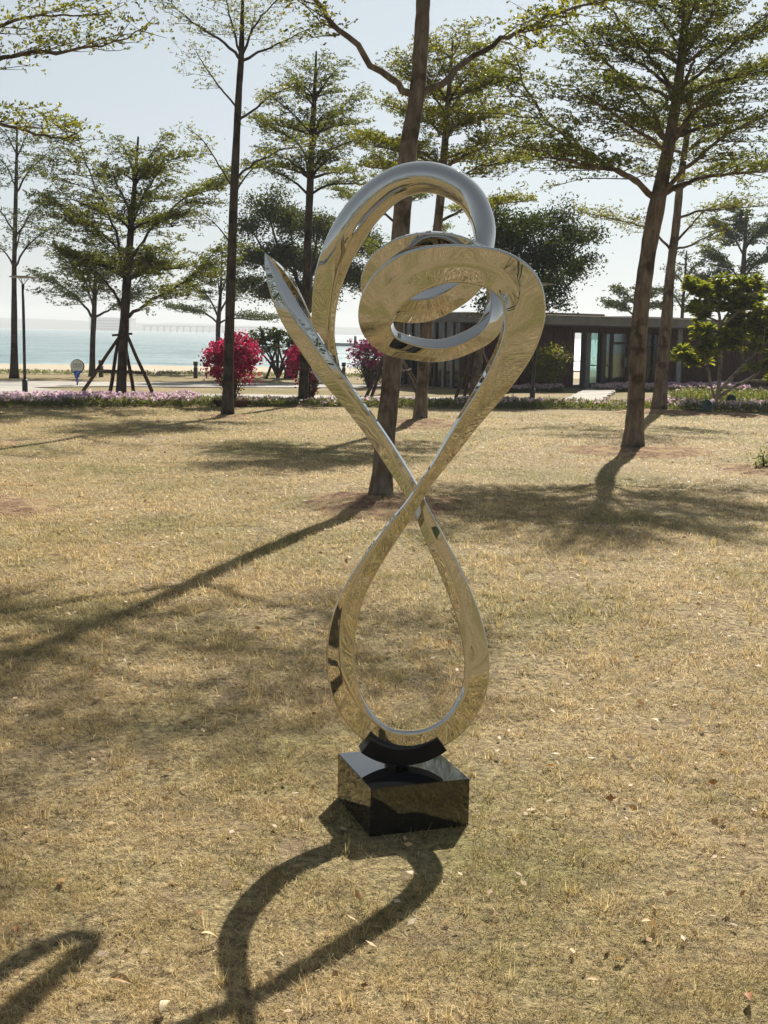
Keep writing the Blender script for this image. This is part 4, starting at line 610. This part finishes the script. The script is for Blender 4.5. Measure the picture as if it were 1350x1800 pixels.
# ------------------------------------------------------------------ lamps, bollards, sign, spotlights
def lamp(label, base, h, lean=0):
    root = empty('garden_lamp', (*base, 0), label, 'lamp post', 'garden lamp posts'); root.rotation_euler.y = lean
    b = MB(); b.tube([(0, 0, -.05), (0, 0, h-.2)], [.042, .04], 12); b.build('pole', M['darkm'], root, True)
    b = MB(); b.lathe([(0, 0), (.075, 0), (.075, .35), (.045, .36)], n=14); b.build('base_sleeve', M['darkm'], root, True)
    for k in range(3):
        a = k*2.094+.5; b = MB(); b.tube([(0, 0, h-.22), (.09*math.cos(a), .09*math.sin(a), h-.12), (.17*math.cos(a), .17*math.sin(a), h-.03)], .012, 6); b.build('arm', M['darkm'], root, True)
    b = MB(); b.lathe([(0, 0), (.30, .01), (.36, .025), (.36, .045), (.2, .06), (0, .065)], (0, 0, h-.04), 28); s = b.build('lamp_disc', M['greym'], root, True)
    b = MB(); b.lathe([(0, -.012), (.16, -.01), (.17, .0)], (0, 0, h-.04), 20); b.build('light_ring', M['white'], s, True)
lamp('dark slim lamp post with flat disc head at the left edge by the path', POS['lampL'], 3.1)
lamp('dark slim lamp post right of the steel coil in front of the olive shrub', POS['lampR'], 3.2, rad(2.0))
for lab, k in (('dark path bollard behind the staked tree', 'bol1'), ('dark path bollard just left of the potted pink shrub', 'bol2'), ('dark path bollard right of the small round-topped tree', 'bol3')):
    root = empty('path_bollard', (*POS[k], 0), lab, 'bollard', 'path bollards by the beach')
    b = MB(); b.box(-.07, .07, -.07, .07, -.02, .40); b.build('post', M['darkm'], root)
    b = MB(); b.box(-.055, .055, -.055, .055, .40, .47); b.build('light_slot', M['greym'], root)
    b = MB(); b.box(-.078, .078, -.078, .078, .47, .62); b.build('cap', M['darkm'], root)
def sign():
    root = empty('notice_sign', (*POS['sign'], 0), 'round notice board held up by a blue dolphin cut-out, beside the path', 'sign')
    b = MB(); b.tube([(0, 0, -.03), (0, 0, .16)], .022, 8); b.build('post', M['darkm'], root)
    def slab(name, pts, m, y0, y1, parent):
        b = MB(); n = len(pts); b.add([(x, y0, z) for x, z in pts]+[(x, y1, z) for x, z in pts], [tuple(range(n)), tuple(range(2*n-1, n-1, -1))]+[(i, i+n, (i+1) % n+n, (i+1) % n) for i in range(n)])
        return b.build(name, m, parent)
    circ = lambda cx, cz, r, n=28: [(cx+r*math.cos(2*math.pi*k/n), cz+r*math.sin(2*math.pi*k/n)) for k in range(n)]
    rim = slab('rim', circ(.01, .60, .215), M['darkm'], -.012, .02, root)
    f = slab('board', circ(0, .60, .195), M['signw'], -.02, -.0125, root)
    for r in range(2):
        for k in range(5):
            x = -.115+k*.052; z = .655-r*.068
            for (x0, x1, z0, z1) in ((.0, .036, .036, .044), (.0, .036, .0, .008), (.014, .022, .008, .036), (.003, .033, .018, .025)) if (k+r) % 2 else ((.0, .008, .0, .044), (.028, .036, .0, .044), (.008, .028, .036, .044), (.008, .028, .016, .024)):
                g = MB(); g.box(x+x0, x+x1, -.0225, -.0205, z-.022+z0, z-.022+z1); g.build('character_stroke', M['ink'], f)
    body = [(-.16, .44), (-.10, .43), (-.06, .46), (.0, .47), (.06, .45), (.14, .46), (.15, .42), (.09, .36), (.07, .30), (.085, .26), (.045, .27), (.03, .22), (.01, .17), (.05, .13), (.10, .115), (.03, .11), (-.02, .12), (-.02, .17), (-.06, .25), (-.085, .34), (-.10, .39)]
    d = slab('dolphin', body, M['signb'], -.035, -.021, root)
    slab('belly_stripe', [(-.02, .42), (.03, .44), (.11, .43), (.03, .38), (-.005, .30), (-.02, .21), (-.035, .28), (-.04, .36)], M['signl'], -.04, -.0355, d)
sign()
for lab, k, s in (('round teal-green ground spotlight at the lawn edge below the frangipani', 'spot', 1), ('small teal-green spotlight in the flower strip right of the frangipani trunk', 'spot2', .75)):
    root = empty('garden_spotlight', (*POS[k], 0), lab, 'spotlight', 'garden spotlights')
    b = MB(); b.tube([(0, 0, -.05), (0, 0, .08*s)], .02*s, 8); b.build('spike', M['darkm'], root)
    Rm = Matrix.Translation((0, 0, .2*s)) @ Matrix.Rotation(rad(75), 4, 'X')
    b = MB(); b.lathe([(0, -.13), (.07, -.12), (.115, -.02), (.135, .03), (.135, .06), (.12, .06), (.115, .045)], n=22); b.v = [tuple(Rm @ Vector(p)*1) for p in b.v]; b.build('housing', M['spotg'], root, True)
    b = MB(); b.lathe([(0, .046), (.115, .046)], n=22); b.v = [tuple(Rm @ Vector(p)) for p in b.v]; b.build('lens', M['glass'], root)
    b = MB(); b.box(-.15*s, .15*s, -.015, .015, .06*s, .085*s); b.build('bracket', M['darkm'], root)

# ------------------------------------------------------------------ the sculpture
SC = [
(-0.45, 4.74, 2.036, 0.0042, 2, 0.2, 0.45, 0.1),
(-0.429, 4.735, 1.975, 0.0423, 2, 0.2, 0.45, 0.1),
(-0.395, 4.73, 1.898, 0.0718, 0, 0.2, 0.45, 0.1),
(-0.348, 4.72, 1.809, 0.0884, -6, 0.2, 0.42, 0.1),
(-0.281, 4.705, 1.711, 0.0922, -14, 0.2, 0.4, 0.065),
(-0.207, 4.69, 1.606, 0.0835, -18, 0.2, 0.36, 0.065),
(-0.126, 4.675, 1.505, 0.0708, -20, 0.2, 0.33, 0.065),
(-0.045, 4.66, 1.402, 0.0665, -21, 0.2, 0.32, 0.065),
(0.027, 4.645, 1.299, 0.0664, -21, 0.2, 0.35, 0.065),
(0.087, 4.625, 1.208, 0.0621, -19, 0.2, 0.4, 0.065),
(0.138, 4.61, 1.119, 0.0621, -16, 0.2, 0.45, 0.065),
(0.184, 4.6, 1.023, 0.0704, -12, 0.2, 0.5, 0.065),
(0.247, 4.59, 0.9, 0.081, -12, 0.2, 0.52, 0.065),
(0.303, 4.58, 0.772, 0.0876, -9, 0.2, 0.62, 0.07),
(0.34, 4.57, 0.644, 0.0922, -3, 0.2, 0.74, 0.07),
(0.35, 4.56, 0.535, 0.0925, 0, 0.2, 0.82, 0.07),
(0.332, 4.555, 0.434, 0.0929, 1, 0.2, 0.86, 0.07),
(0.274, 4.55, 0.339, 0.0912, -1, 0.2, 0.88, 0.08),
(0.194, 4.55, 0.284, 0.0872, -4, 0.2, 0.88, 0.06),
(0.102, 4.55, 0.267, 0.0851, -5, 0.2, 0.88, 0.06),
(0.01, 4.55, 0.284, 0.0892, -4, 0.2, 0.88, 0.06),
(-0.065, 4.545, 0.343, 0.0994, -1, 0.2, 0.86, 0.08),
(-0.12, 4.54, 0.435, 0.1051, 2, 0.2, 0.72, 0.04),
(-0.147, 4.535, 0.554, 0.1043, 1, 0.2, 0.52, 0.04),
(-0.142, 4.53, 0.692, 0.0972, -2, 0.2, 0.38, 0.04),
(-0.107, 4.525, 0.82, 0.0863, -7, 0.2, 0.28, 0.04),
(-0.043, 4.52, 0.941, 0.0735, -11, 0.2, 0.22, 0.07),
(0.032, 4.51, 1.057, 0.0629, -14, 0.2, 0.18, 0.07),
(0.095, 4.505, 1.147, 0.0505, -17, 0.2, 0.18, 0.07),
(0.141, 4.5, 1.224, 0.0443, -20, 0.2, 0.25, 0.07),
(0.187, 4.48, 1.294, 0.0501, -24, 0.2, 0.38, 0.12),
(0.23, 4.46, 1.364, 0.0638, -25, 0.2, 0.46, 0.12),
(0.28, 4.44, 1.446, 0.0773, -25, 0.2, 0.44, 0.12),
(0.335, 4.42, 1.529, 0.0927, -25, 0.2, 0.3, 0.1),
(0.397, 4.4, 1.63, 0.1139, -22, 0.2, 0.15, 0.04),
(0.443, 4.385, 1.729, 0.1312, -17, 0.2, 0.15, 0.02),
(0.46, 4.375, 1.827, 0.1447, -10, 0.2, 0.3, 0.02),
(0.437, 4.365, 1.915, 0.1483, 0, 0.2, 0.5, 0.03),
(0.362, 4.36, 1.97, 0.1402, 9, 0.2, 0.5, 0.03),
(0.256, 4.36, 1.989, 0.1283, 11, 0.2, 0.5, 0.03),
(0.154, 4.365, 1.983, 0.1361, 9, 0.2, 0.5, 0.03),
(0.056, 4.38, 1.946, 0.1481, 3, 0.2, 0.5, 0.03),
(-0.016, 4.4, 1.876, 0.1409, -8, 0.2, 0.5, 0.03),
(-0.04, 4.43, 1.791, 0.1221, -24, 0.2, 0.5, 0.03),
(-0.001, 4.46, 1.726, 0.0991, -40, 0.2, 0.5, 0.04),
(0.082, 4.49, 1.698, 0.0938, -54, 0.2, 0.5, 0.05),
(0.189, 4.52, 1.69, 0.0965, -60, 0.2, 0.5, 0.05),
(0.291, 4.55, 1.723, 0.0973, -60, 0.2, 0.5, 0.05),
(0.364, 4.58, 1.777, 0.0939, -50, 0.2, 0.5, 0.05),
(0.396, 4.61, 1.873, 0.0885, -28, 0.2, 0.5, 0.05),
(0.375, 4.635, 1.974, 0.091, -10, 0.2, 0.5, 0.05),
(0.293, 4.65, 2.041, 0.0954, 8, 0.2, 0.5, 0.05),
(0.165, 4.67, 2.068, 0.0999, 16, 0.2, 0.5, 0.05),
(0.043, 4.69, 2.045, 0.1044, 10, 0.2, 0.5, 0.05),
(-0.035, 4.72, 1.98, 0.105, -2, 0.2, 0.5, 0.05),
(-0.047, 4.75, 1.901, 0.1014, -18, 0.2, 0.5, 0.05),
(0.017, 4.78, 1.852, 0.1105, -36, 0.2, 0.5, 0.05),
(0.133, 4.81, 1.848, 0.1241, -47, 0.2, 0.5, 0.05),
(0.239, 4.84, 1.893, 0.1164, -47, 0.25, 0.5, 0.05),
(0.323, 4.88, 1.967, 0.1001, -38, 0.4, 0.5, 0.05),
(0.357, 4.92, 2.071, 0.0791, -25, 0.6, 0.5, 0.05),
(0.36, 4.97, 2.17, 0.0889, -20, 0.85, 0.5, 0.05),
(0.319, 5.02, 2.267, 0.1034, -15, 1, 0.5, 0.05),
(0.239, 5.06, 2.332, 0.1133, -10, 1, 0.5, 0.05),
(0.13, 5.1, 2.36, 0.121, -8, 1, 0.5, 0.05),
(0.013, 5.14, 2.332, 0.1287, -6, 1, 0.5, 0.05),
(-0.097, 5.18, 2.243, 0.1388, -4, 0.95, 0.5, 0.05),
(-0.178, 5.21, 2.124, 0.1394, -2, 0.75, 0.5, 0.06),
(-0.232, 5.24, 1.995, 0.1237, 0, 0.4, 0.3, 0.1),
(-0.257, 5.27, 1.868, 0.1056, -4, 0.25, 0.25, 0.12),
(-0.261, 5.3, 1.749, 0.0943, -8, 0.2, 0.25, 0.12),
(-0.25, 5.33, 1.666, 0.0878, -15, 0.2, 0.3, 0.1),
(-0.237, 5.37, 1.604, 0.0813, -20, 0.2, 0.5, 0.05),
(-0.246, 5.42, 1.574, 0.0796, -20, 0.2, 0.5, 0.05),
(-0.272, 5.46, 1.591, 0.0778, -15, 0.2, 0.5, 0.05),
(-0.301, 5.5, 1.648, 0.0784, -8, 0.2, 0.5, 0.05),
(-0.335, 5.52, 1.738, 0.0836, -2, 0.2, 0.5, 0.05),
(-0.372, 5.47, 1.828, 0.0829, 2, 0.2, 0.5, 0.05),
(-0.407, 5.33, 1.918, 0.0737, 6, 0.2, 0.5, 0.05),
(-0.428, 5.02, 1.985, 0.0448, 6, 0.2, 0.5, 0.05),
(-0.443, 4.75, 2.027, 0.0042, 6, 0.2, 0.5, 0.05)]
def sculpture():
    base = Vector((.085, 4.55, 0)); root = empty('steel_sculpture', base, 'tall polished steel looping sculpture with coiled top standing on a black granite block', 'sculpture')
    P = crom(SC, 7); n = len(P); X = P[:, :3]; T = np.gradient(X, axis=0); T /= np.linalg.norm(T, axis=1)[:, None]
    V0 = np.array([0, -1.0, 0]); V = V0-T*(T@V0)[:, None]
    k = 7
    Vn = np.linalg.norm(V, axis=1)
    V /= Vn[:, None]; L = np.cross(V, T)
    ph = np.radians(P[:, 4]); rho = np.clip(P[:, 5], 0, 1); w = np.clip(P[:, 3], .002, 1); rm = P[:, 6]; rh = P[:, 7]
    def section(ro, m, h):     # (outward, towards viewer) outline: two front facets meeting on a ridge, two sides, a back
        c = [(.5, 0), (.5-m, h), (-.5, 0), (-.45, -.52), (.42, -.50)]; tl = [.06, .09, .06, .14, .14]; pts = []
        C_ = [np.array(q) for q in c]
        for i in range(5):
            p, a, b_ = C_[i], C_[i-1], C_[(i+1) % 5]; da = a-p; db = b_-p; la = np.linalg.norm(da); lb = np.linalg.norm(db); t = min(tl[i], .4*la, .4*lb)
            A, B = p+da/la*t, p+db/lb*t
            for j in range(7): u = j/6; pts.append(A*(1-u)**2+2*p*u*(1-u)+B*u*u)
            nb = C_[(i+1) % 5]; n2 = C_[(i+2) % 5]; ln = np.linalg.norm(n2-nb); t2 = min(tl[(i+1) % 5], .4*lb, .4*ln); E = nb-db/lb*t2
            for u in (.04, .14, .34, .5, .66, .86, .96): pts.append(B*(1-u)+E*u)
        pts = np.array(pts); cen = np.array([0, -.2]); q = pts-cen; an = np.arctan2(q[:, 1], q[:, 0]); circ = cen+.5*np.stack([np.cos(an), np.sin(an)], 1)
        e = np.clip((ro-.25)/.65, 0, 1); e = e*e*(3-2*e); return pts*(1-e)+circ*e-np.array([0, -.12])
    verts = []
    for i in range(n):
        q = section(rho[i], rm[i], rh[i])*w[i]
        c, sn = math.cos(ph[i]), math.sin(ph[i]); N_ = V[i]*c+L[i]*sn; S_ = np.cross(N_, T[i])
        verts.append(X[i]-np.array(base)+q[:, 0:1]*S_+q[:, 1:2]*N_)
    m = len(verts[0]); vs = np.concatenate(verts); f = []
    for i in range(n-1):
        for j in range(m):
            a = i*m+j; b2 = i*m+(j+1) % m; f.append((a, b2, b2+m, a+m))
    f.append(tuple(range(m))[::-1]); f.append(tuple((n-1)*m+j for j in range(m)))
    me = bpy.data.meshes.new('steel_loop'); me.from_pydata(vs.tolist(), [], f); me.materials.append(M['steel'])
    import bmesh
    bm = bmesh.new(); bm.from_mesh(me); bmesh.ops.recalc_face_normals(bm, faces=bm.faces); bm.to_mesh(me); bm.free()
    me.polygons.foreach_set('use_smooth', [True]*len(me.polygons)); me.update(); link('steel_loop', me, root)
    yaw = Matrix.Rotation(math.atan2(.12, .35), 4, 'Z')
    yaw2 = Matrix.Rotation(rad(8), 4, 'Z')
    # curved cradle on a stub
    b = MB(); seg = 22; ctr = Vector((.0, 0, .452)); R1, R0 = .263, .203; prof = []
    for kk in range(seg+1):
        a = rad(-90-37+74*kk/seg)
        for r in (R0, R1):
            for y in (-.04, .04): prof.append(yaw2 @ (ctr+Vector((r*math.cos(a), y, r*math.sin(a)))))
    fs = []
    for kk in range(seg):
        q = kk*4; fs += [(q, q+4, q+5, q+1), (q+2, q+3, q+7, q+6), (q, q+2, q+6, q+4), (q+1, q+5, q+7, q+3)]
    fs += [(0, 1, 3, 2), (seg*4, seg*4+2, seg*4+3, seg*4+1)]
    b.add(prof, fs); cr = b.build('cradle', M['bracket'], root)
    b = MB(); b.tube([(.0, 0, .172), (.0, 0, .196)], .024, 16); b.build('stub', M['bracket'], cr, True)
    # granite block with slightly eased edges
    me = bpy.data.meshes.new('granite_block'); bm = bmesh.new(); bmesh.ops.create_cube(bm, size=1)
    bmesh.ops.scale(bm, vec=(.374, .40, .195), verts=bm.verts); bmesh.ops.bevel(bm, geom=bm.edges[:], offset=.0022, segments=2, affect='EDGES')
    bmesh.ops.translate(bm, vec=(0, 0, .175-.0975), verts=bm.verts); bmesh.ops.transform(bm, matrix=yaw, verts=bm.verts); bm.to_mesh(me); bm.free(); me.materials.append(M['granite'])
    link('granite_block', me, root)
sculpture()

# ------------------------------------------------------------------ flower beds, ground cover
def bed(name, label, poly_fn, n, seed, fl=.5, h=.28, fs=.07, bsz=.10):
    """poly_fn(u,v)->(x,y)"""
    rr = np.random.RandomState(seed); u = rr.rand(n); v = rr.rand(n); x, y = poly_fn(u, v)
    dens = vnoise(x, y, .5, seed); keep = rr.rand(n) < .35+dens; x, y, v = x[keep], y[keep], v[keep]
    hh = h*(.55+.6*vnoise(x, y, .35, seed+1))
    P = np.stack([x, y, hh*rr.uniform(.0, .8, len(x))], 1)
    lv = rosettes(P, None, 4, bsz, rr, 1.5, .22)
    k = rr.rand(len(x)) < fl*(.35+vnoise(x, y, 1.2, seed+2)); F = np.stack([x, y, hh*rr.uniform(.75, 1.1, len(x))], 1)[k]
    fv = rosettes(F, None, 4, fs, rr, .8, .8)
    me = np_mesh(name, np.concatenate([lv, fv]), 4, [M['bed'], M['petal']], np.concatenate([np.zeros(len(lv)//4), np.ones(len(fv)//4)]))
    return tag(link(name, me), label, 'flowers', kind='stuff')
def seg(p0, p1, wd):
    p0 = np.array(p0); p1 = np.array(p1)
    def f(u, v): return p0[0]+(p1[0]-p0[0])*u, p0[1]+(p1[1]-p0[1])*u+wd*v
    return f
bed('flower_bed', 'thick strip of pink flowers along the left lawn edge', seg((-13, 26.8), (-4.6, 29.5), 2.1), 12000, 71, .38, .24)
bed('flower_bed', 'thin green strip with few pale flowers along the middle lawn edge', seg((-4.6, 29.9), (1.8, 31.2), 1.2), 5200, 72, .07, .2)
bed('flower_bed', 'low strip of pale pink flowers along the right lawn edge', seg((1.8, 31.4), (12, 32.2), 1.5), 7500, 73, .12, .22)
bed('flower_bed', 'bright pink flowers in front of the pavilion doors', seg((6.95, 42.0), (12.8, 45.2), 1.6), 7000, 74, .6, .24)
bed('flower_bed', 'pale flowers in front of the olive shrub by the pavilion', seg((2.6, 39.8), (5.75, 41.6), 1.0), 2600, 75, .3, .2)
bed('ground_cover', 'low green beach plants along the top of the sand', seg((-30, 43.4), (6, 54.0), 1.5), 9000, 76, .03, .15, .05, .10)
bed('ground_cover', 'dark green low planting behind the frangipani', seg((8.6, 36.8), (15, 37.6), 3.0), 5000, 77, .04, .3, .05, .12)
# small plant in the soil patch on the right edge
shrub('young_plant', 'small leafy plant on a soil patch at the right edge of the lawn', POS['plant'], [(0, 0, .12, .16, .14, .1), (.14, .05, .1, .1, .1, .08)], 260, .06, M['bed'], 81, 4, 'plant')
# wood behind the viewer, seen only in the polished steel
rrw = np.random.RandomState(9)
wl = [(x+rrw.normal(0, 1), -24+rrw.normal(0, 3), 2.4+rrw.rand()*3, 2.6, 2.2, 2.4) for x in np.arange(-44, 45, 2.6)]
wq = [clump_leaves(wl, 11000, .5, rrw)]
for tx, ty, th in ((-7, -6.5, 6), (-2.6, -10, 7), (3.4, -8.5, 6.5), (8, -11, 7), (-13, -9, 6.5), (13.5, -6, 6), (5.5, -15, 8), (-8, -16, 8)):
    lb = [(tx+rrw.normal(0, 1.3), ty+rrw.normal(0, 1.0), th*(.45+.5*rrw.rand()), .9, .9, .22) for _ in range(16)]
    wq.append(clump_leaves(lb, 2600, .15, rrw, hollow=.1))
    for a0 in range(6):      # trunk as a ring of quads
        p, q = a0*math.pi/3, (a0+1)*math.pi/3; r = .14
        wq.append(np.array([(tx+r*math.cos(p), ty+r*math.sin(p), 0), (tx+r*math.cos(q), ty+r*math.sin(q), 0), (tx+.4*r*math.cos(q), ty+.4*r*math.sin(q), th*.9), (tx+.4*r*math.cos(p), ty+.4*r*math.sin(p), th*.9)]))
tag(link('distant_wood', np_mesh('distant_wood', np.concatenate(wq), 4, M['leaf_f'])), 'band of trees across the lawn mirrored in the steel', 'trees', kind='stuff')

# ------------------------------------------------------------------ grass blades and fallen leaves
def grass(n, seed):
    rr = np.random.RandomState(seed); k = .335
    g = np.linspace(.9, 30, 600); den = (5/np.maximum(g, 3.2))**1.55*(g*k+.8); cdf = np.cumsum(den); cdf /= cdf[-1]
    y = np.interp(rr.rand(int(n*1.9)), cdf, g); x = (rr.rand(len(y))*2-1)*(y*k+.8); sc = (np.maximum(y, 3.5)/5)**.85
    keep = rr.rand(len(y)) < .12+1.15*vnoise(x, y, .10, seed)**1.3*(.4+1.2*vnoise(x, y, .45, seed+1))
    keep &= (vnoise(x, y, .7, seed+3) > .24) | (rr.rand(len(y)) < .3)
    for mx, my, mr, mh in MOUNDS: keep &= rr.rand(len(y)) < np.clip((np.hypot(x-mx, y-my)/mr-.5)/.8, .03, 1)
    c, s = math.cos(.33), math.sin(.33); bx_ = (x-.085)*c+(y-4.55)*s; by_ = -(x-.085)*s+(y-4.55)*c
    keep &= (abs(bx_) > .19) | (abs(by_) > .203)
    x, y, sc = x[keep][:n], y[keep][:n], sc[keep][:n]; N = len(x); z = lawn_z(x, y)
    az = rr.rand(N)*6.283; lean = np.clip(rr.normal(1.18, .30, N)+.2*np.clip((y-8)/8, 0, 1), .1, 1.53); L = .036*sc*rr.uniform(.4, 1.5, N); W = .0032*sc*rr.uniform(.5, 1.3, N)
    L = np.minimum(L, .085)*(1-.3*np.clip((y-8)/8, 0, 1))
    h = np.stack([np.cos(az), np.sin(az)], 1); p = np.stack([-np.sin(az), np.cos(az)], 1)*W[:, None]*.5
    P = np.stack([x, y, z-.002+.006*rr.rand(N)], 1); H = (L*np.sin(lean))[:, None]*h; V = L*np.cos(lean)
    l0, r0, t = P.copy(), P.copy(), P.copy(); l0[:, :2] -= p; r0[:, :2] += p; t[:, :2] += H; t[:, 2] += V
    # taller tufts
    K, per = 1700, 16; ty = np.interp(rr.rand(K), cdf, g); tx = (rr.rand(K)*2-1)*(ty*k+.8); ok = (np.hypot(tx-.085, ty-4.55) > .33) & (ty < 11); tx, ty = tx[ok], ty[ok]; K = len(tx)
    ts = np.repeat((np.maximum(ty, 3.5)/5)**.6*rr.uniform(.7, 1.3, K), per); bx2 = np.repeat(tx, per)+rr.normal(0, .012, K*per)*ts; by2 = np.repeat(ty, per)+rr.normal(0, .012, K*per)*ts
    az = rr.rand(K*per)*6.283; le = rr.uniform(.15, 1.1, K*per); Lt = rr.uniform(.03, .075, K*per)*ts
    B0 = np.stack([bx2, by2, lawn_z(bx2, by2)], 1); d = np.stack([np.cos(az)*np.sin(le), np.sin(az)*np.sin(le), np.cos(le)], 1); sd = np.stack([-np.sin(az), np.cos(az), 0*az], 1)*(.0016*ts)[:, None]
    tri = np.concatenate([np.stack([l0, r0, t], 1).reshape(-1, 3), np.stack([B0-sd, B0+sd, B0+d*Lt[:, None]], 1).reshape(-1, 3)])
    me = np_mesh('grass', tri, 3, M['grass'])
    return tag(link('grass', me), 'short dry straw-coloured grass of the lawn', 'grass', kind='stuff')
grass(900000, 91)
def leaf_mesh(seed):
    rr = np.random.RandomState(seed); L = .06; cu = rr.uniform(.2, .55); b = MB(); vs = []
    for i in range(5):
        t = i/4; w = .42*L*math.sin(math.pi*min(1, t*.92+.05))**.8+.001; zc = .012*math.sin(math.pi*t)+.018*t*t*rr.uniform(.2, 1)
        for s in (-1, 0, 1): vs.append((t*L-L/2, s*w*.5*math.cos(cu), zc+abs(s)*w*.5*math.sin(cu)))
    fs = []
    for i in range(4):
        for j in range(2): a = i*3+j; fs.append((a, a+1, a+4, a+3))
    b.add(vs, fs); return b
LM = []
for i, cset in enumerate(([(.42,.27,.12)], [(.58,.47,.30)], [(.30,.13,.045)], [(.50,.36,.17)])):
    LM.append(leaf_mesh(i).mesh('fallen_leaf', leafmat('single_dry_leaf', [cset[0], tuple(v*1.05 for v in cset[0])], .2, (1.2,1,.8), .6), True))
rrl = np.random.RandomState(17)
for i, (lab, x, y) in enumerate([('dry leaf on the grass just left of the granite block', -0.251, 4.703), ('pale curled leaf right of the granite block', 0.499, 5.171), ('pale leaf beside the sculpture shadow, upper of two on its left', -0.529, 3.622), ('pale curled leaf beside the sculpture shadow, lower of two on its left', -0.479, 3.48), ('orange-brown leaf lying inside the loop of the sculpture shadow', -0.053, 3.775), ('upright dark brown leaf right of the sculpture shadow', 0.344, 3.697), ('rounded yellowish leaf in the bottom right corner', 1.003, 3.203), ('pale leaf near the bottom edge, left of the corner leaf', 0.591, 3.284), ('pale leaf at the lower left between the two shadows', -0.68, 3.223), ('long tan leaf on the bottom edge between the two shadows', -0.541, 3.098), ('golden leaf at the left edge above the hooked shadow', -1.042, 3.51), ('small pale leaf where the sculpture shadow strands cross', -0.291, 3.253), ('brown leaf low on the right, right of the upright leaf', 0.811, 3.604), ('tan leaf on the right lawn level with the granite block top', 1.269, 5.677), ('red-brown leaf left of the steel loop below its crossing', -0.284, 9.655), ('brown leaf on the left lawn in the tree shade', -1.459, 6.392), ('orange-brown leaf seen through the lower steel loop', 0.109, 5.629)]):
    o = link('fallen_leaf', LM[i % 4], None, (x, y, .022+float(lawn_z(np.array([x]), np.array([y]))[0]))); o.rotation_euler = (rrl.normal(0, .45), rrl.normal(0, .35), rrl.rand()*6.28)
    sc_ = rrl.uniform(.6, 1.05)*(1 if y < 6 else 1.15); o.scale = (sc_, sc_, sc_)
    tag(o, lab, 'leaf', 'dry leaves scattered on the lawn')
def litter(n, seed):
    rr = np.random.RandomState(seed); y = 3+26*rr.rand(n)**.8; x = (rr.rand(n)*2-1)*(y*.335+.6)
    P = np.stack([x, y, lawn_z(x, y)+.018], 1)
    az = rr.rand(n)*6.283; d = np.stack([np.cos(az), np.sin(az), rr.normal(0, .25, n)], 1); s = np.stack([-np.sin(az), np.cos(az), rr.normal(0, .5, n)], 1)
    L = rr.uniform(.012, .042, n)[:, None]*(1+.02*y[:, None])
    q = np.stack([P-d*L*.5, P+s*L*.22, P+d*L*.5, P-s*L*.22], 1).reshape(-1, 3)
    tag(link('leaf_litter', np_mesh('leaf_litter', q, 4, M['dead'])), 'small brown leaf litter sprinkled over the lawn', 'leaves', kind='stuff')
litter(7500, 19)
# ------------------------------------------------------------------ haze
b = MB(); b.box(-3200, 3200, -150, 3400, -3.2, 46)
hm = bpy.data.materials.new('sea_haze'); hm.use_nodes = True; nt = hm.node_tree; nt.nodes.clear()
o_ = nt.nodes.new('ShaderNodeOutputMaterial'); v_ = nt.nodes.new('ShaderNodeVolumePrincipled'); v_.inputs['Density'].default_value = .0005; v_.inputs['Color'].default_value = (.86, .90, .94, 1); v_.inputs['Anisotropy'].default_value = .1
nt.links.new(v_.outputs[0], o_.inputs['Volume'])
tag(b.build('haze', hm), kind='stuff')
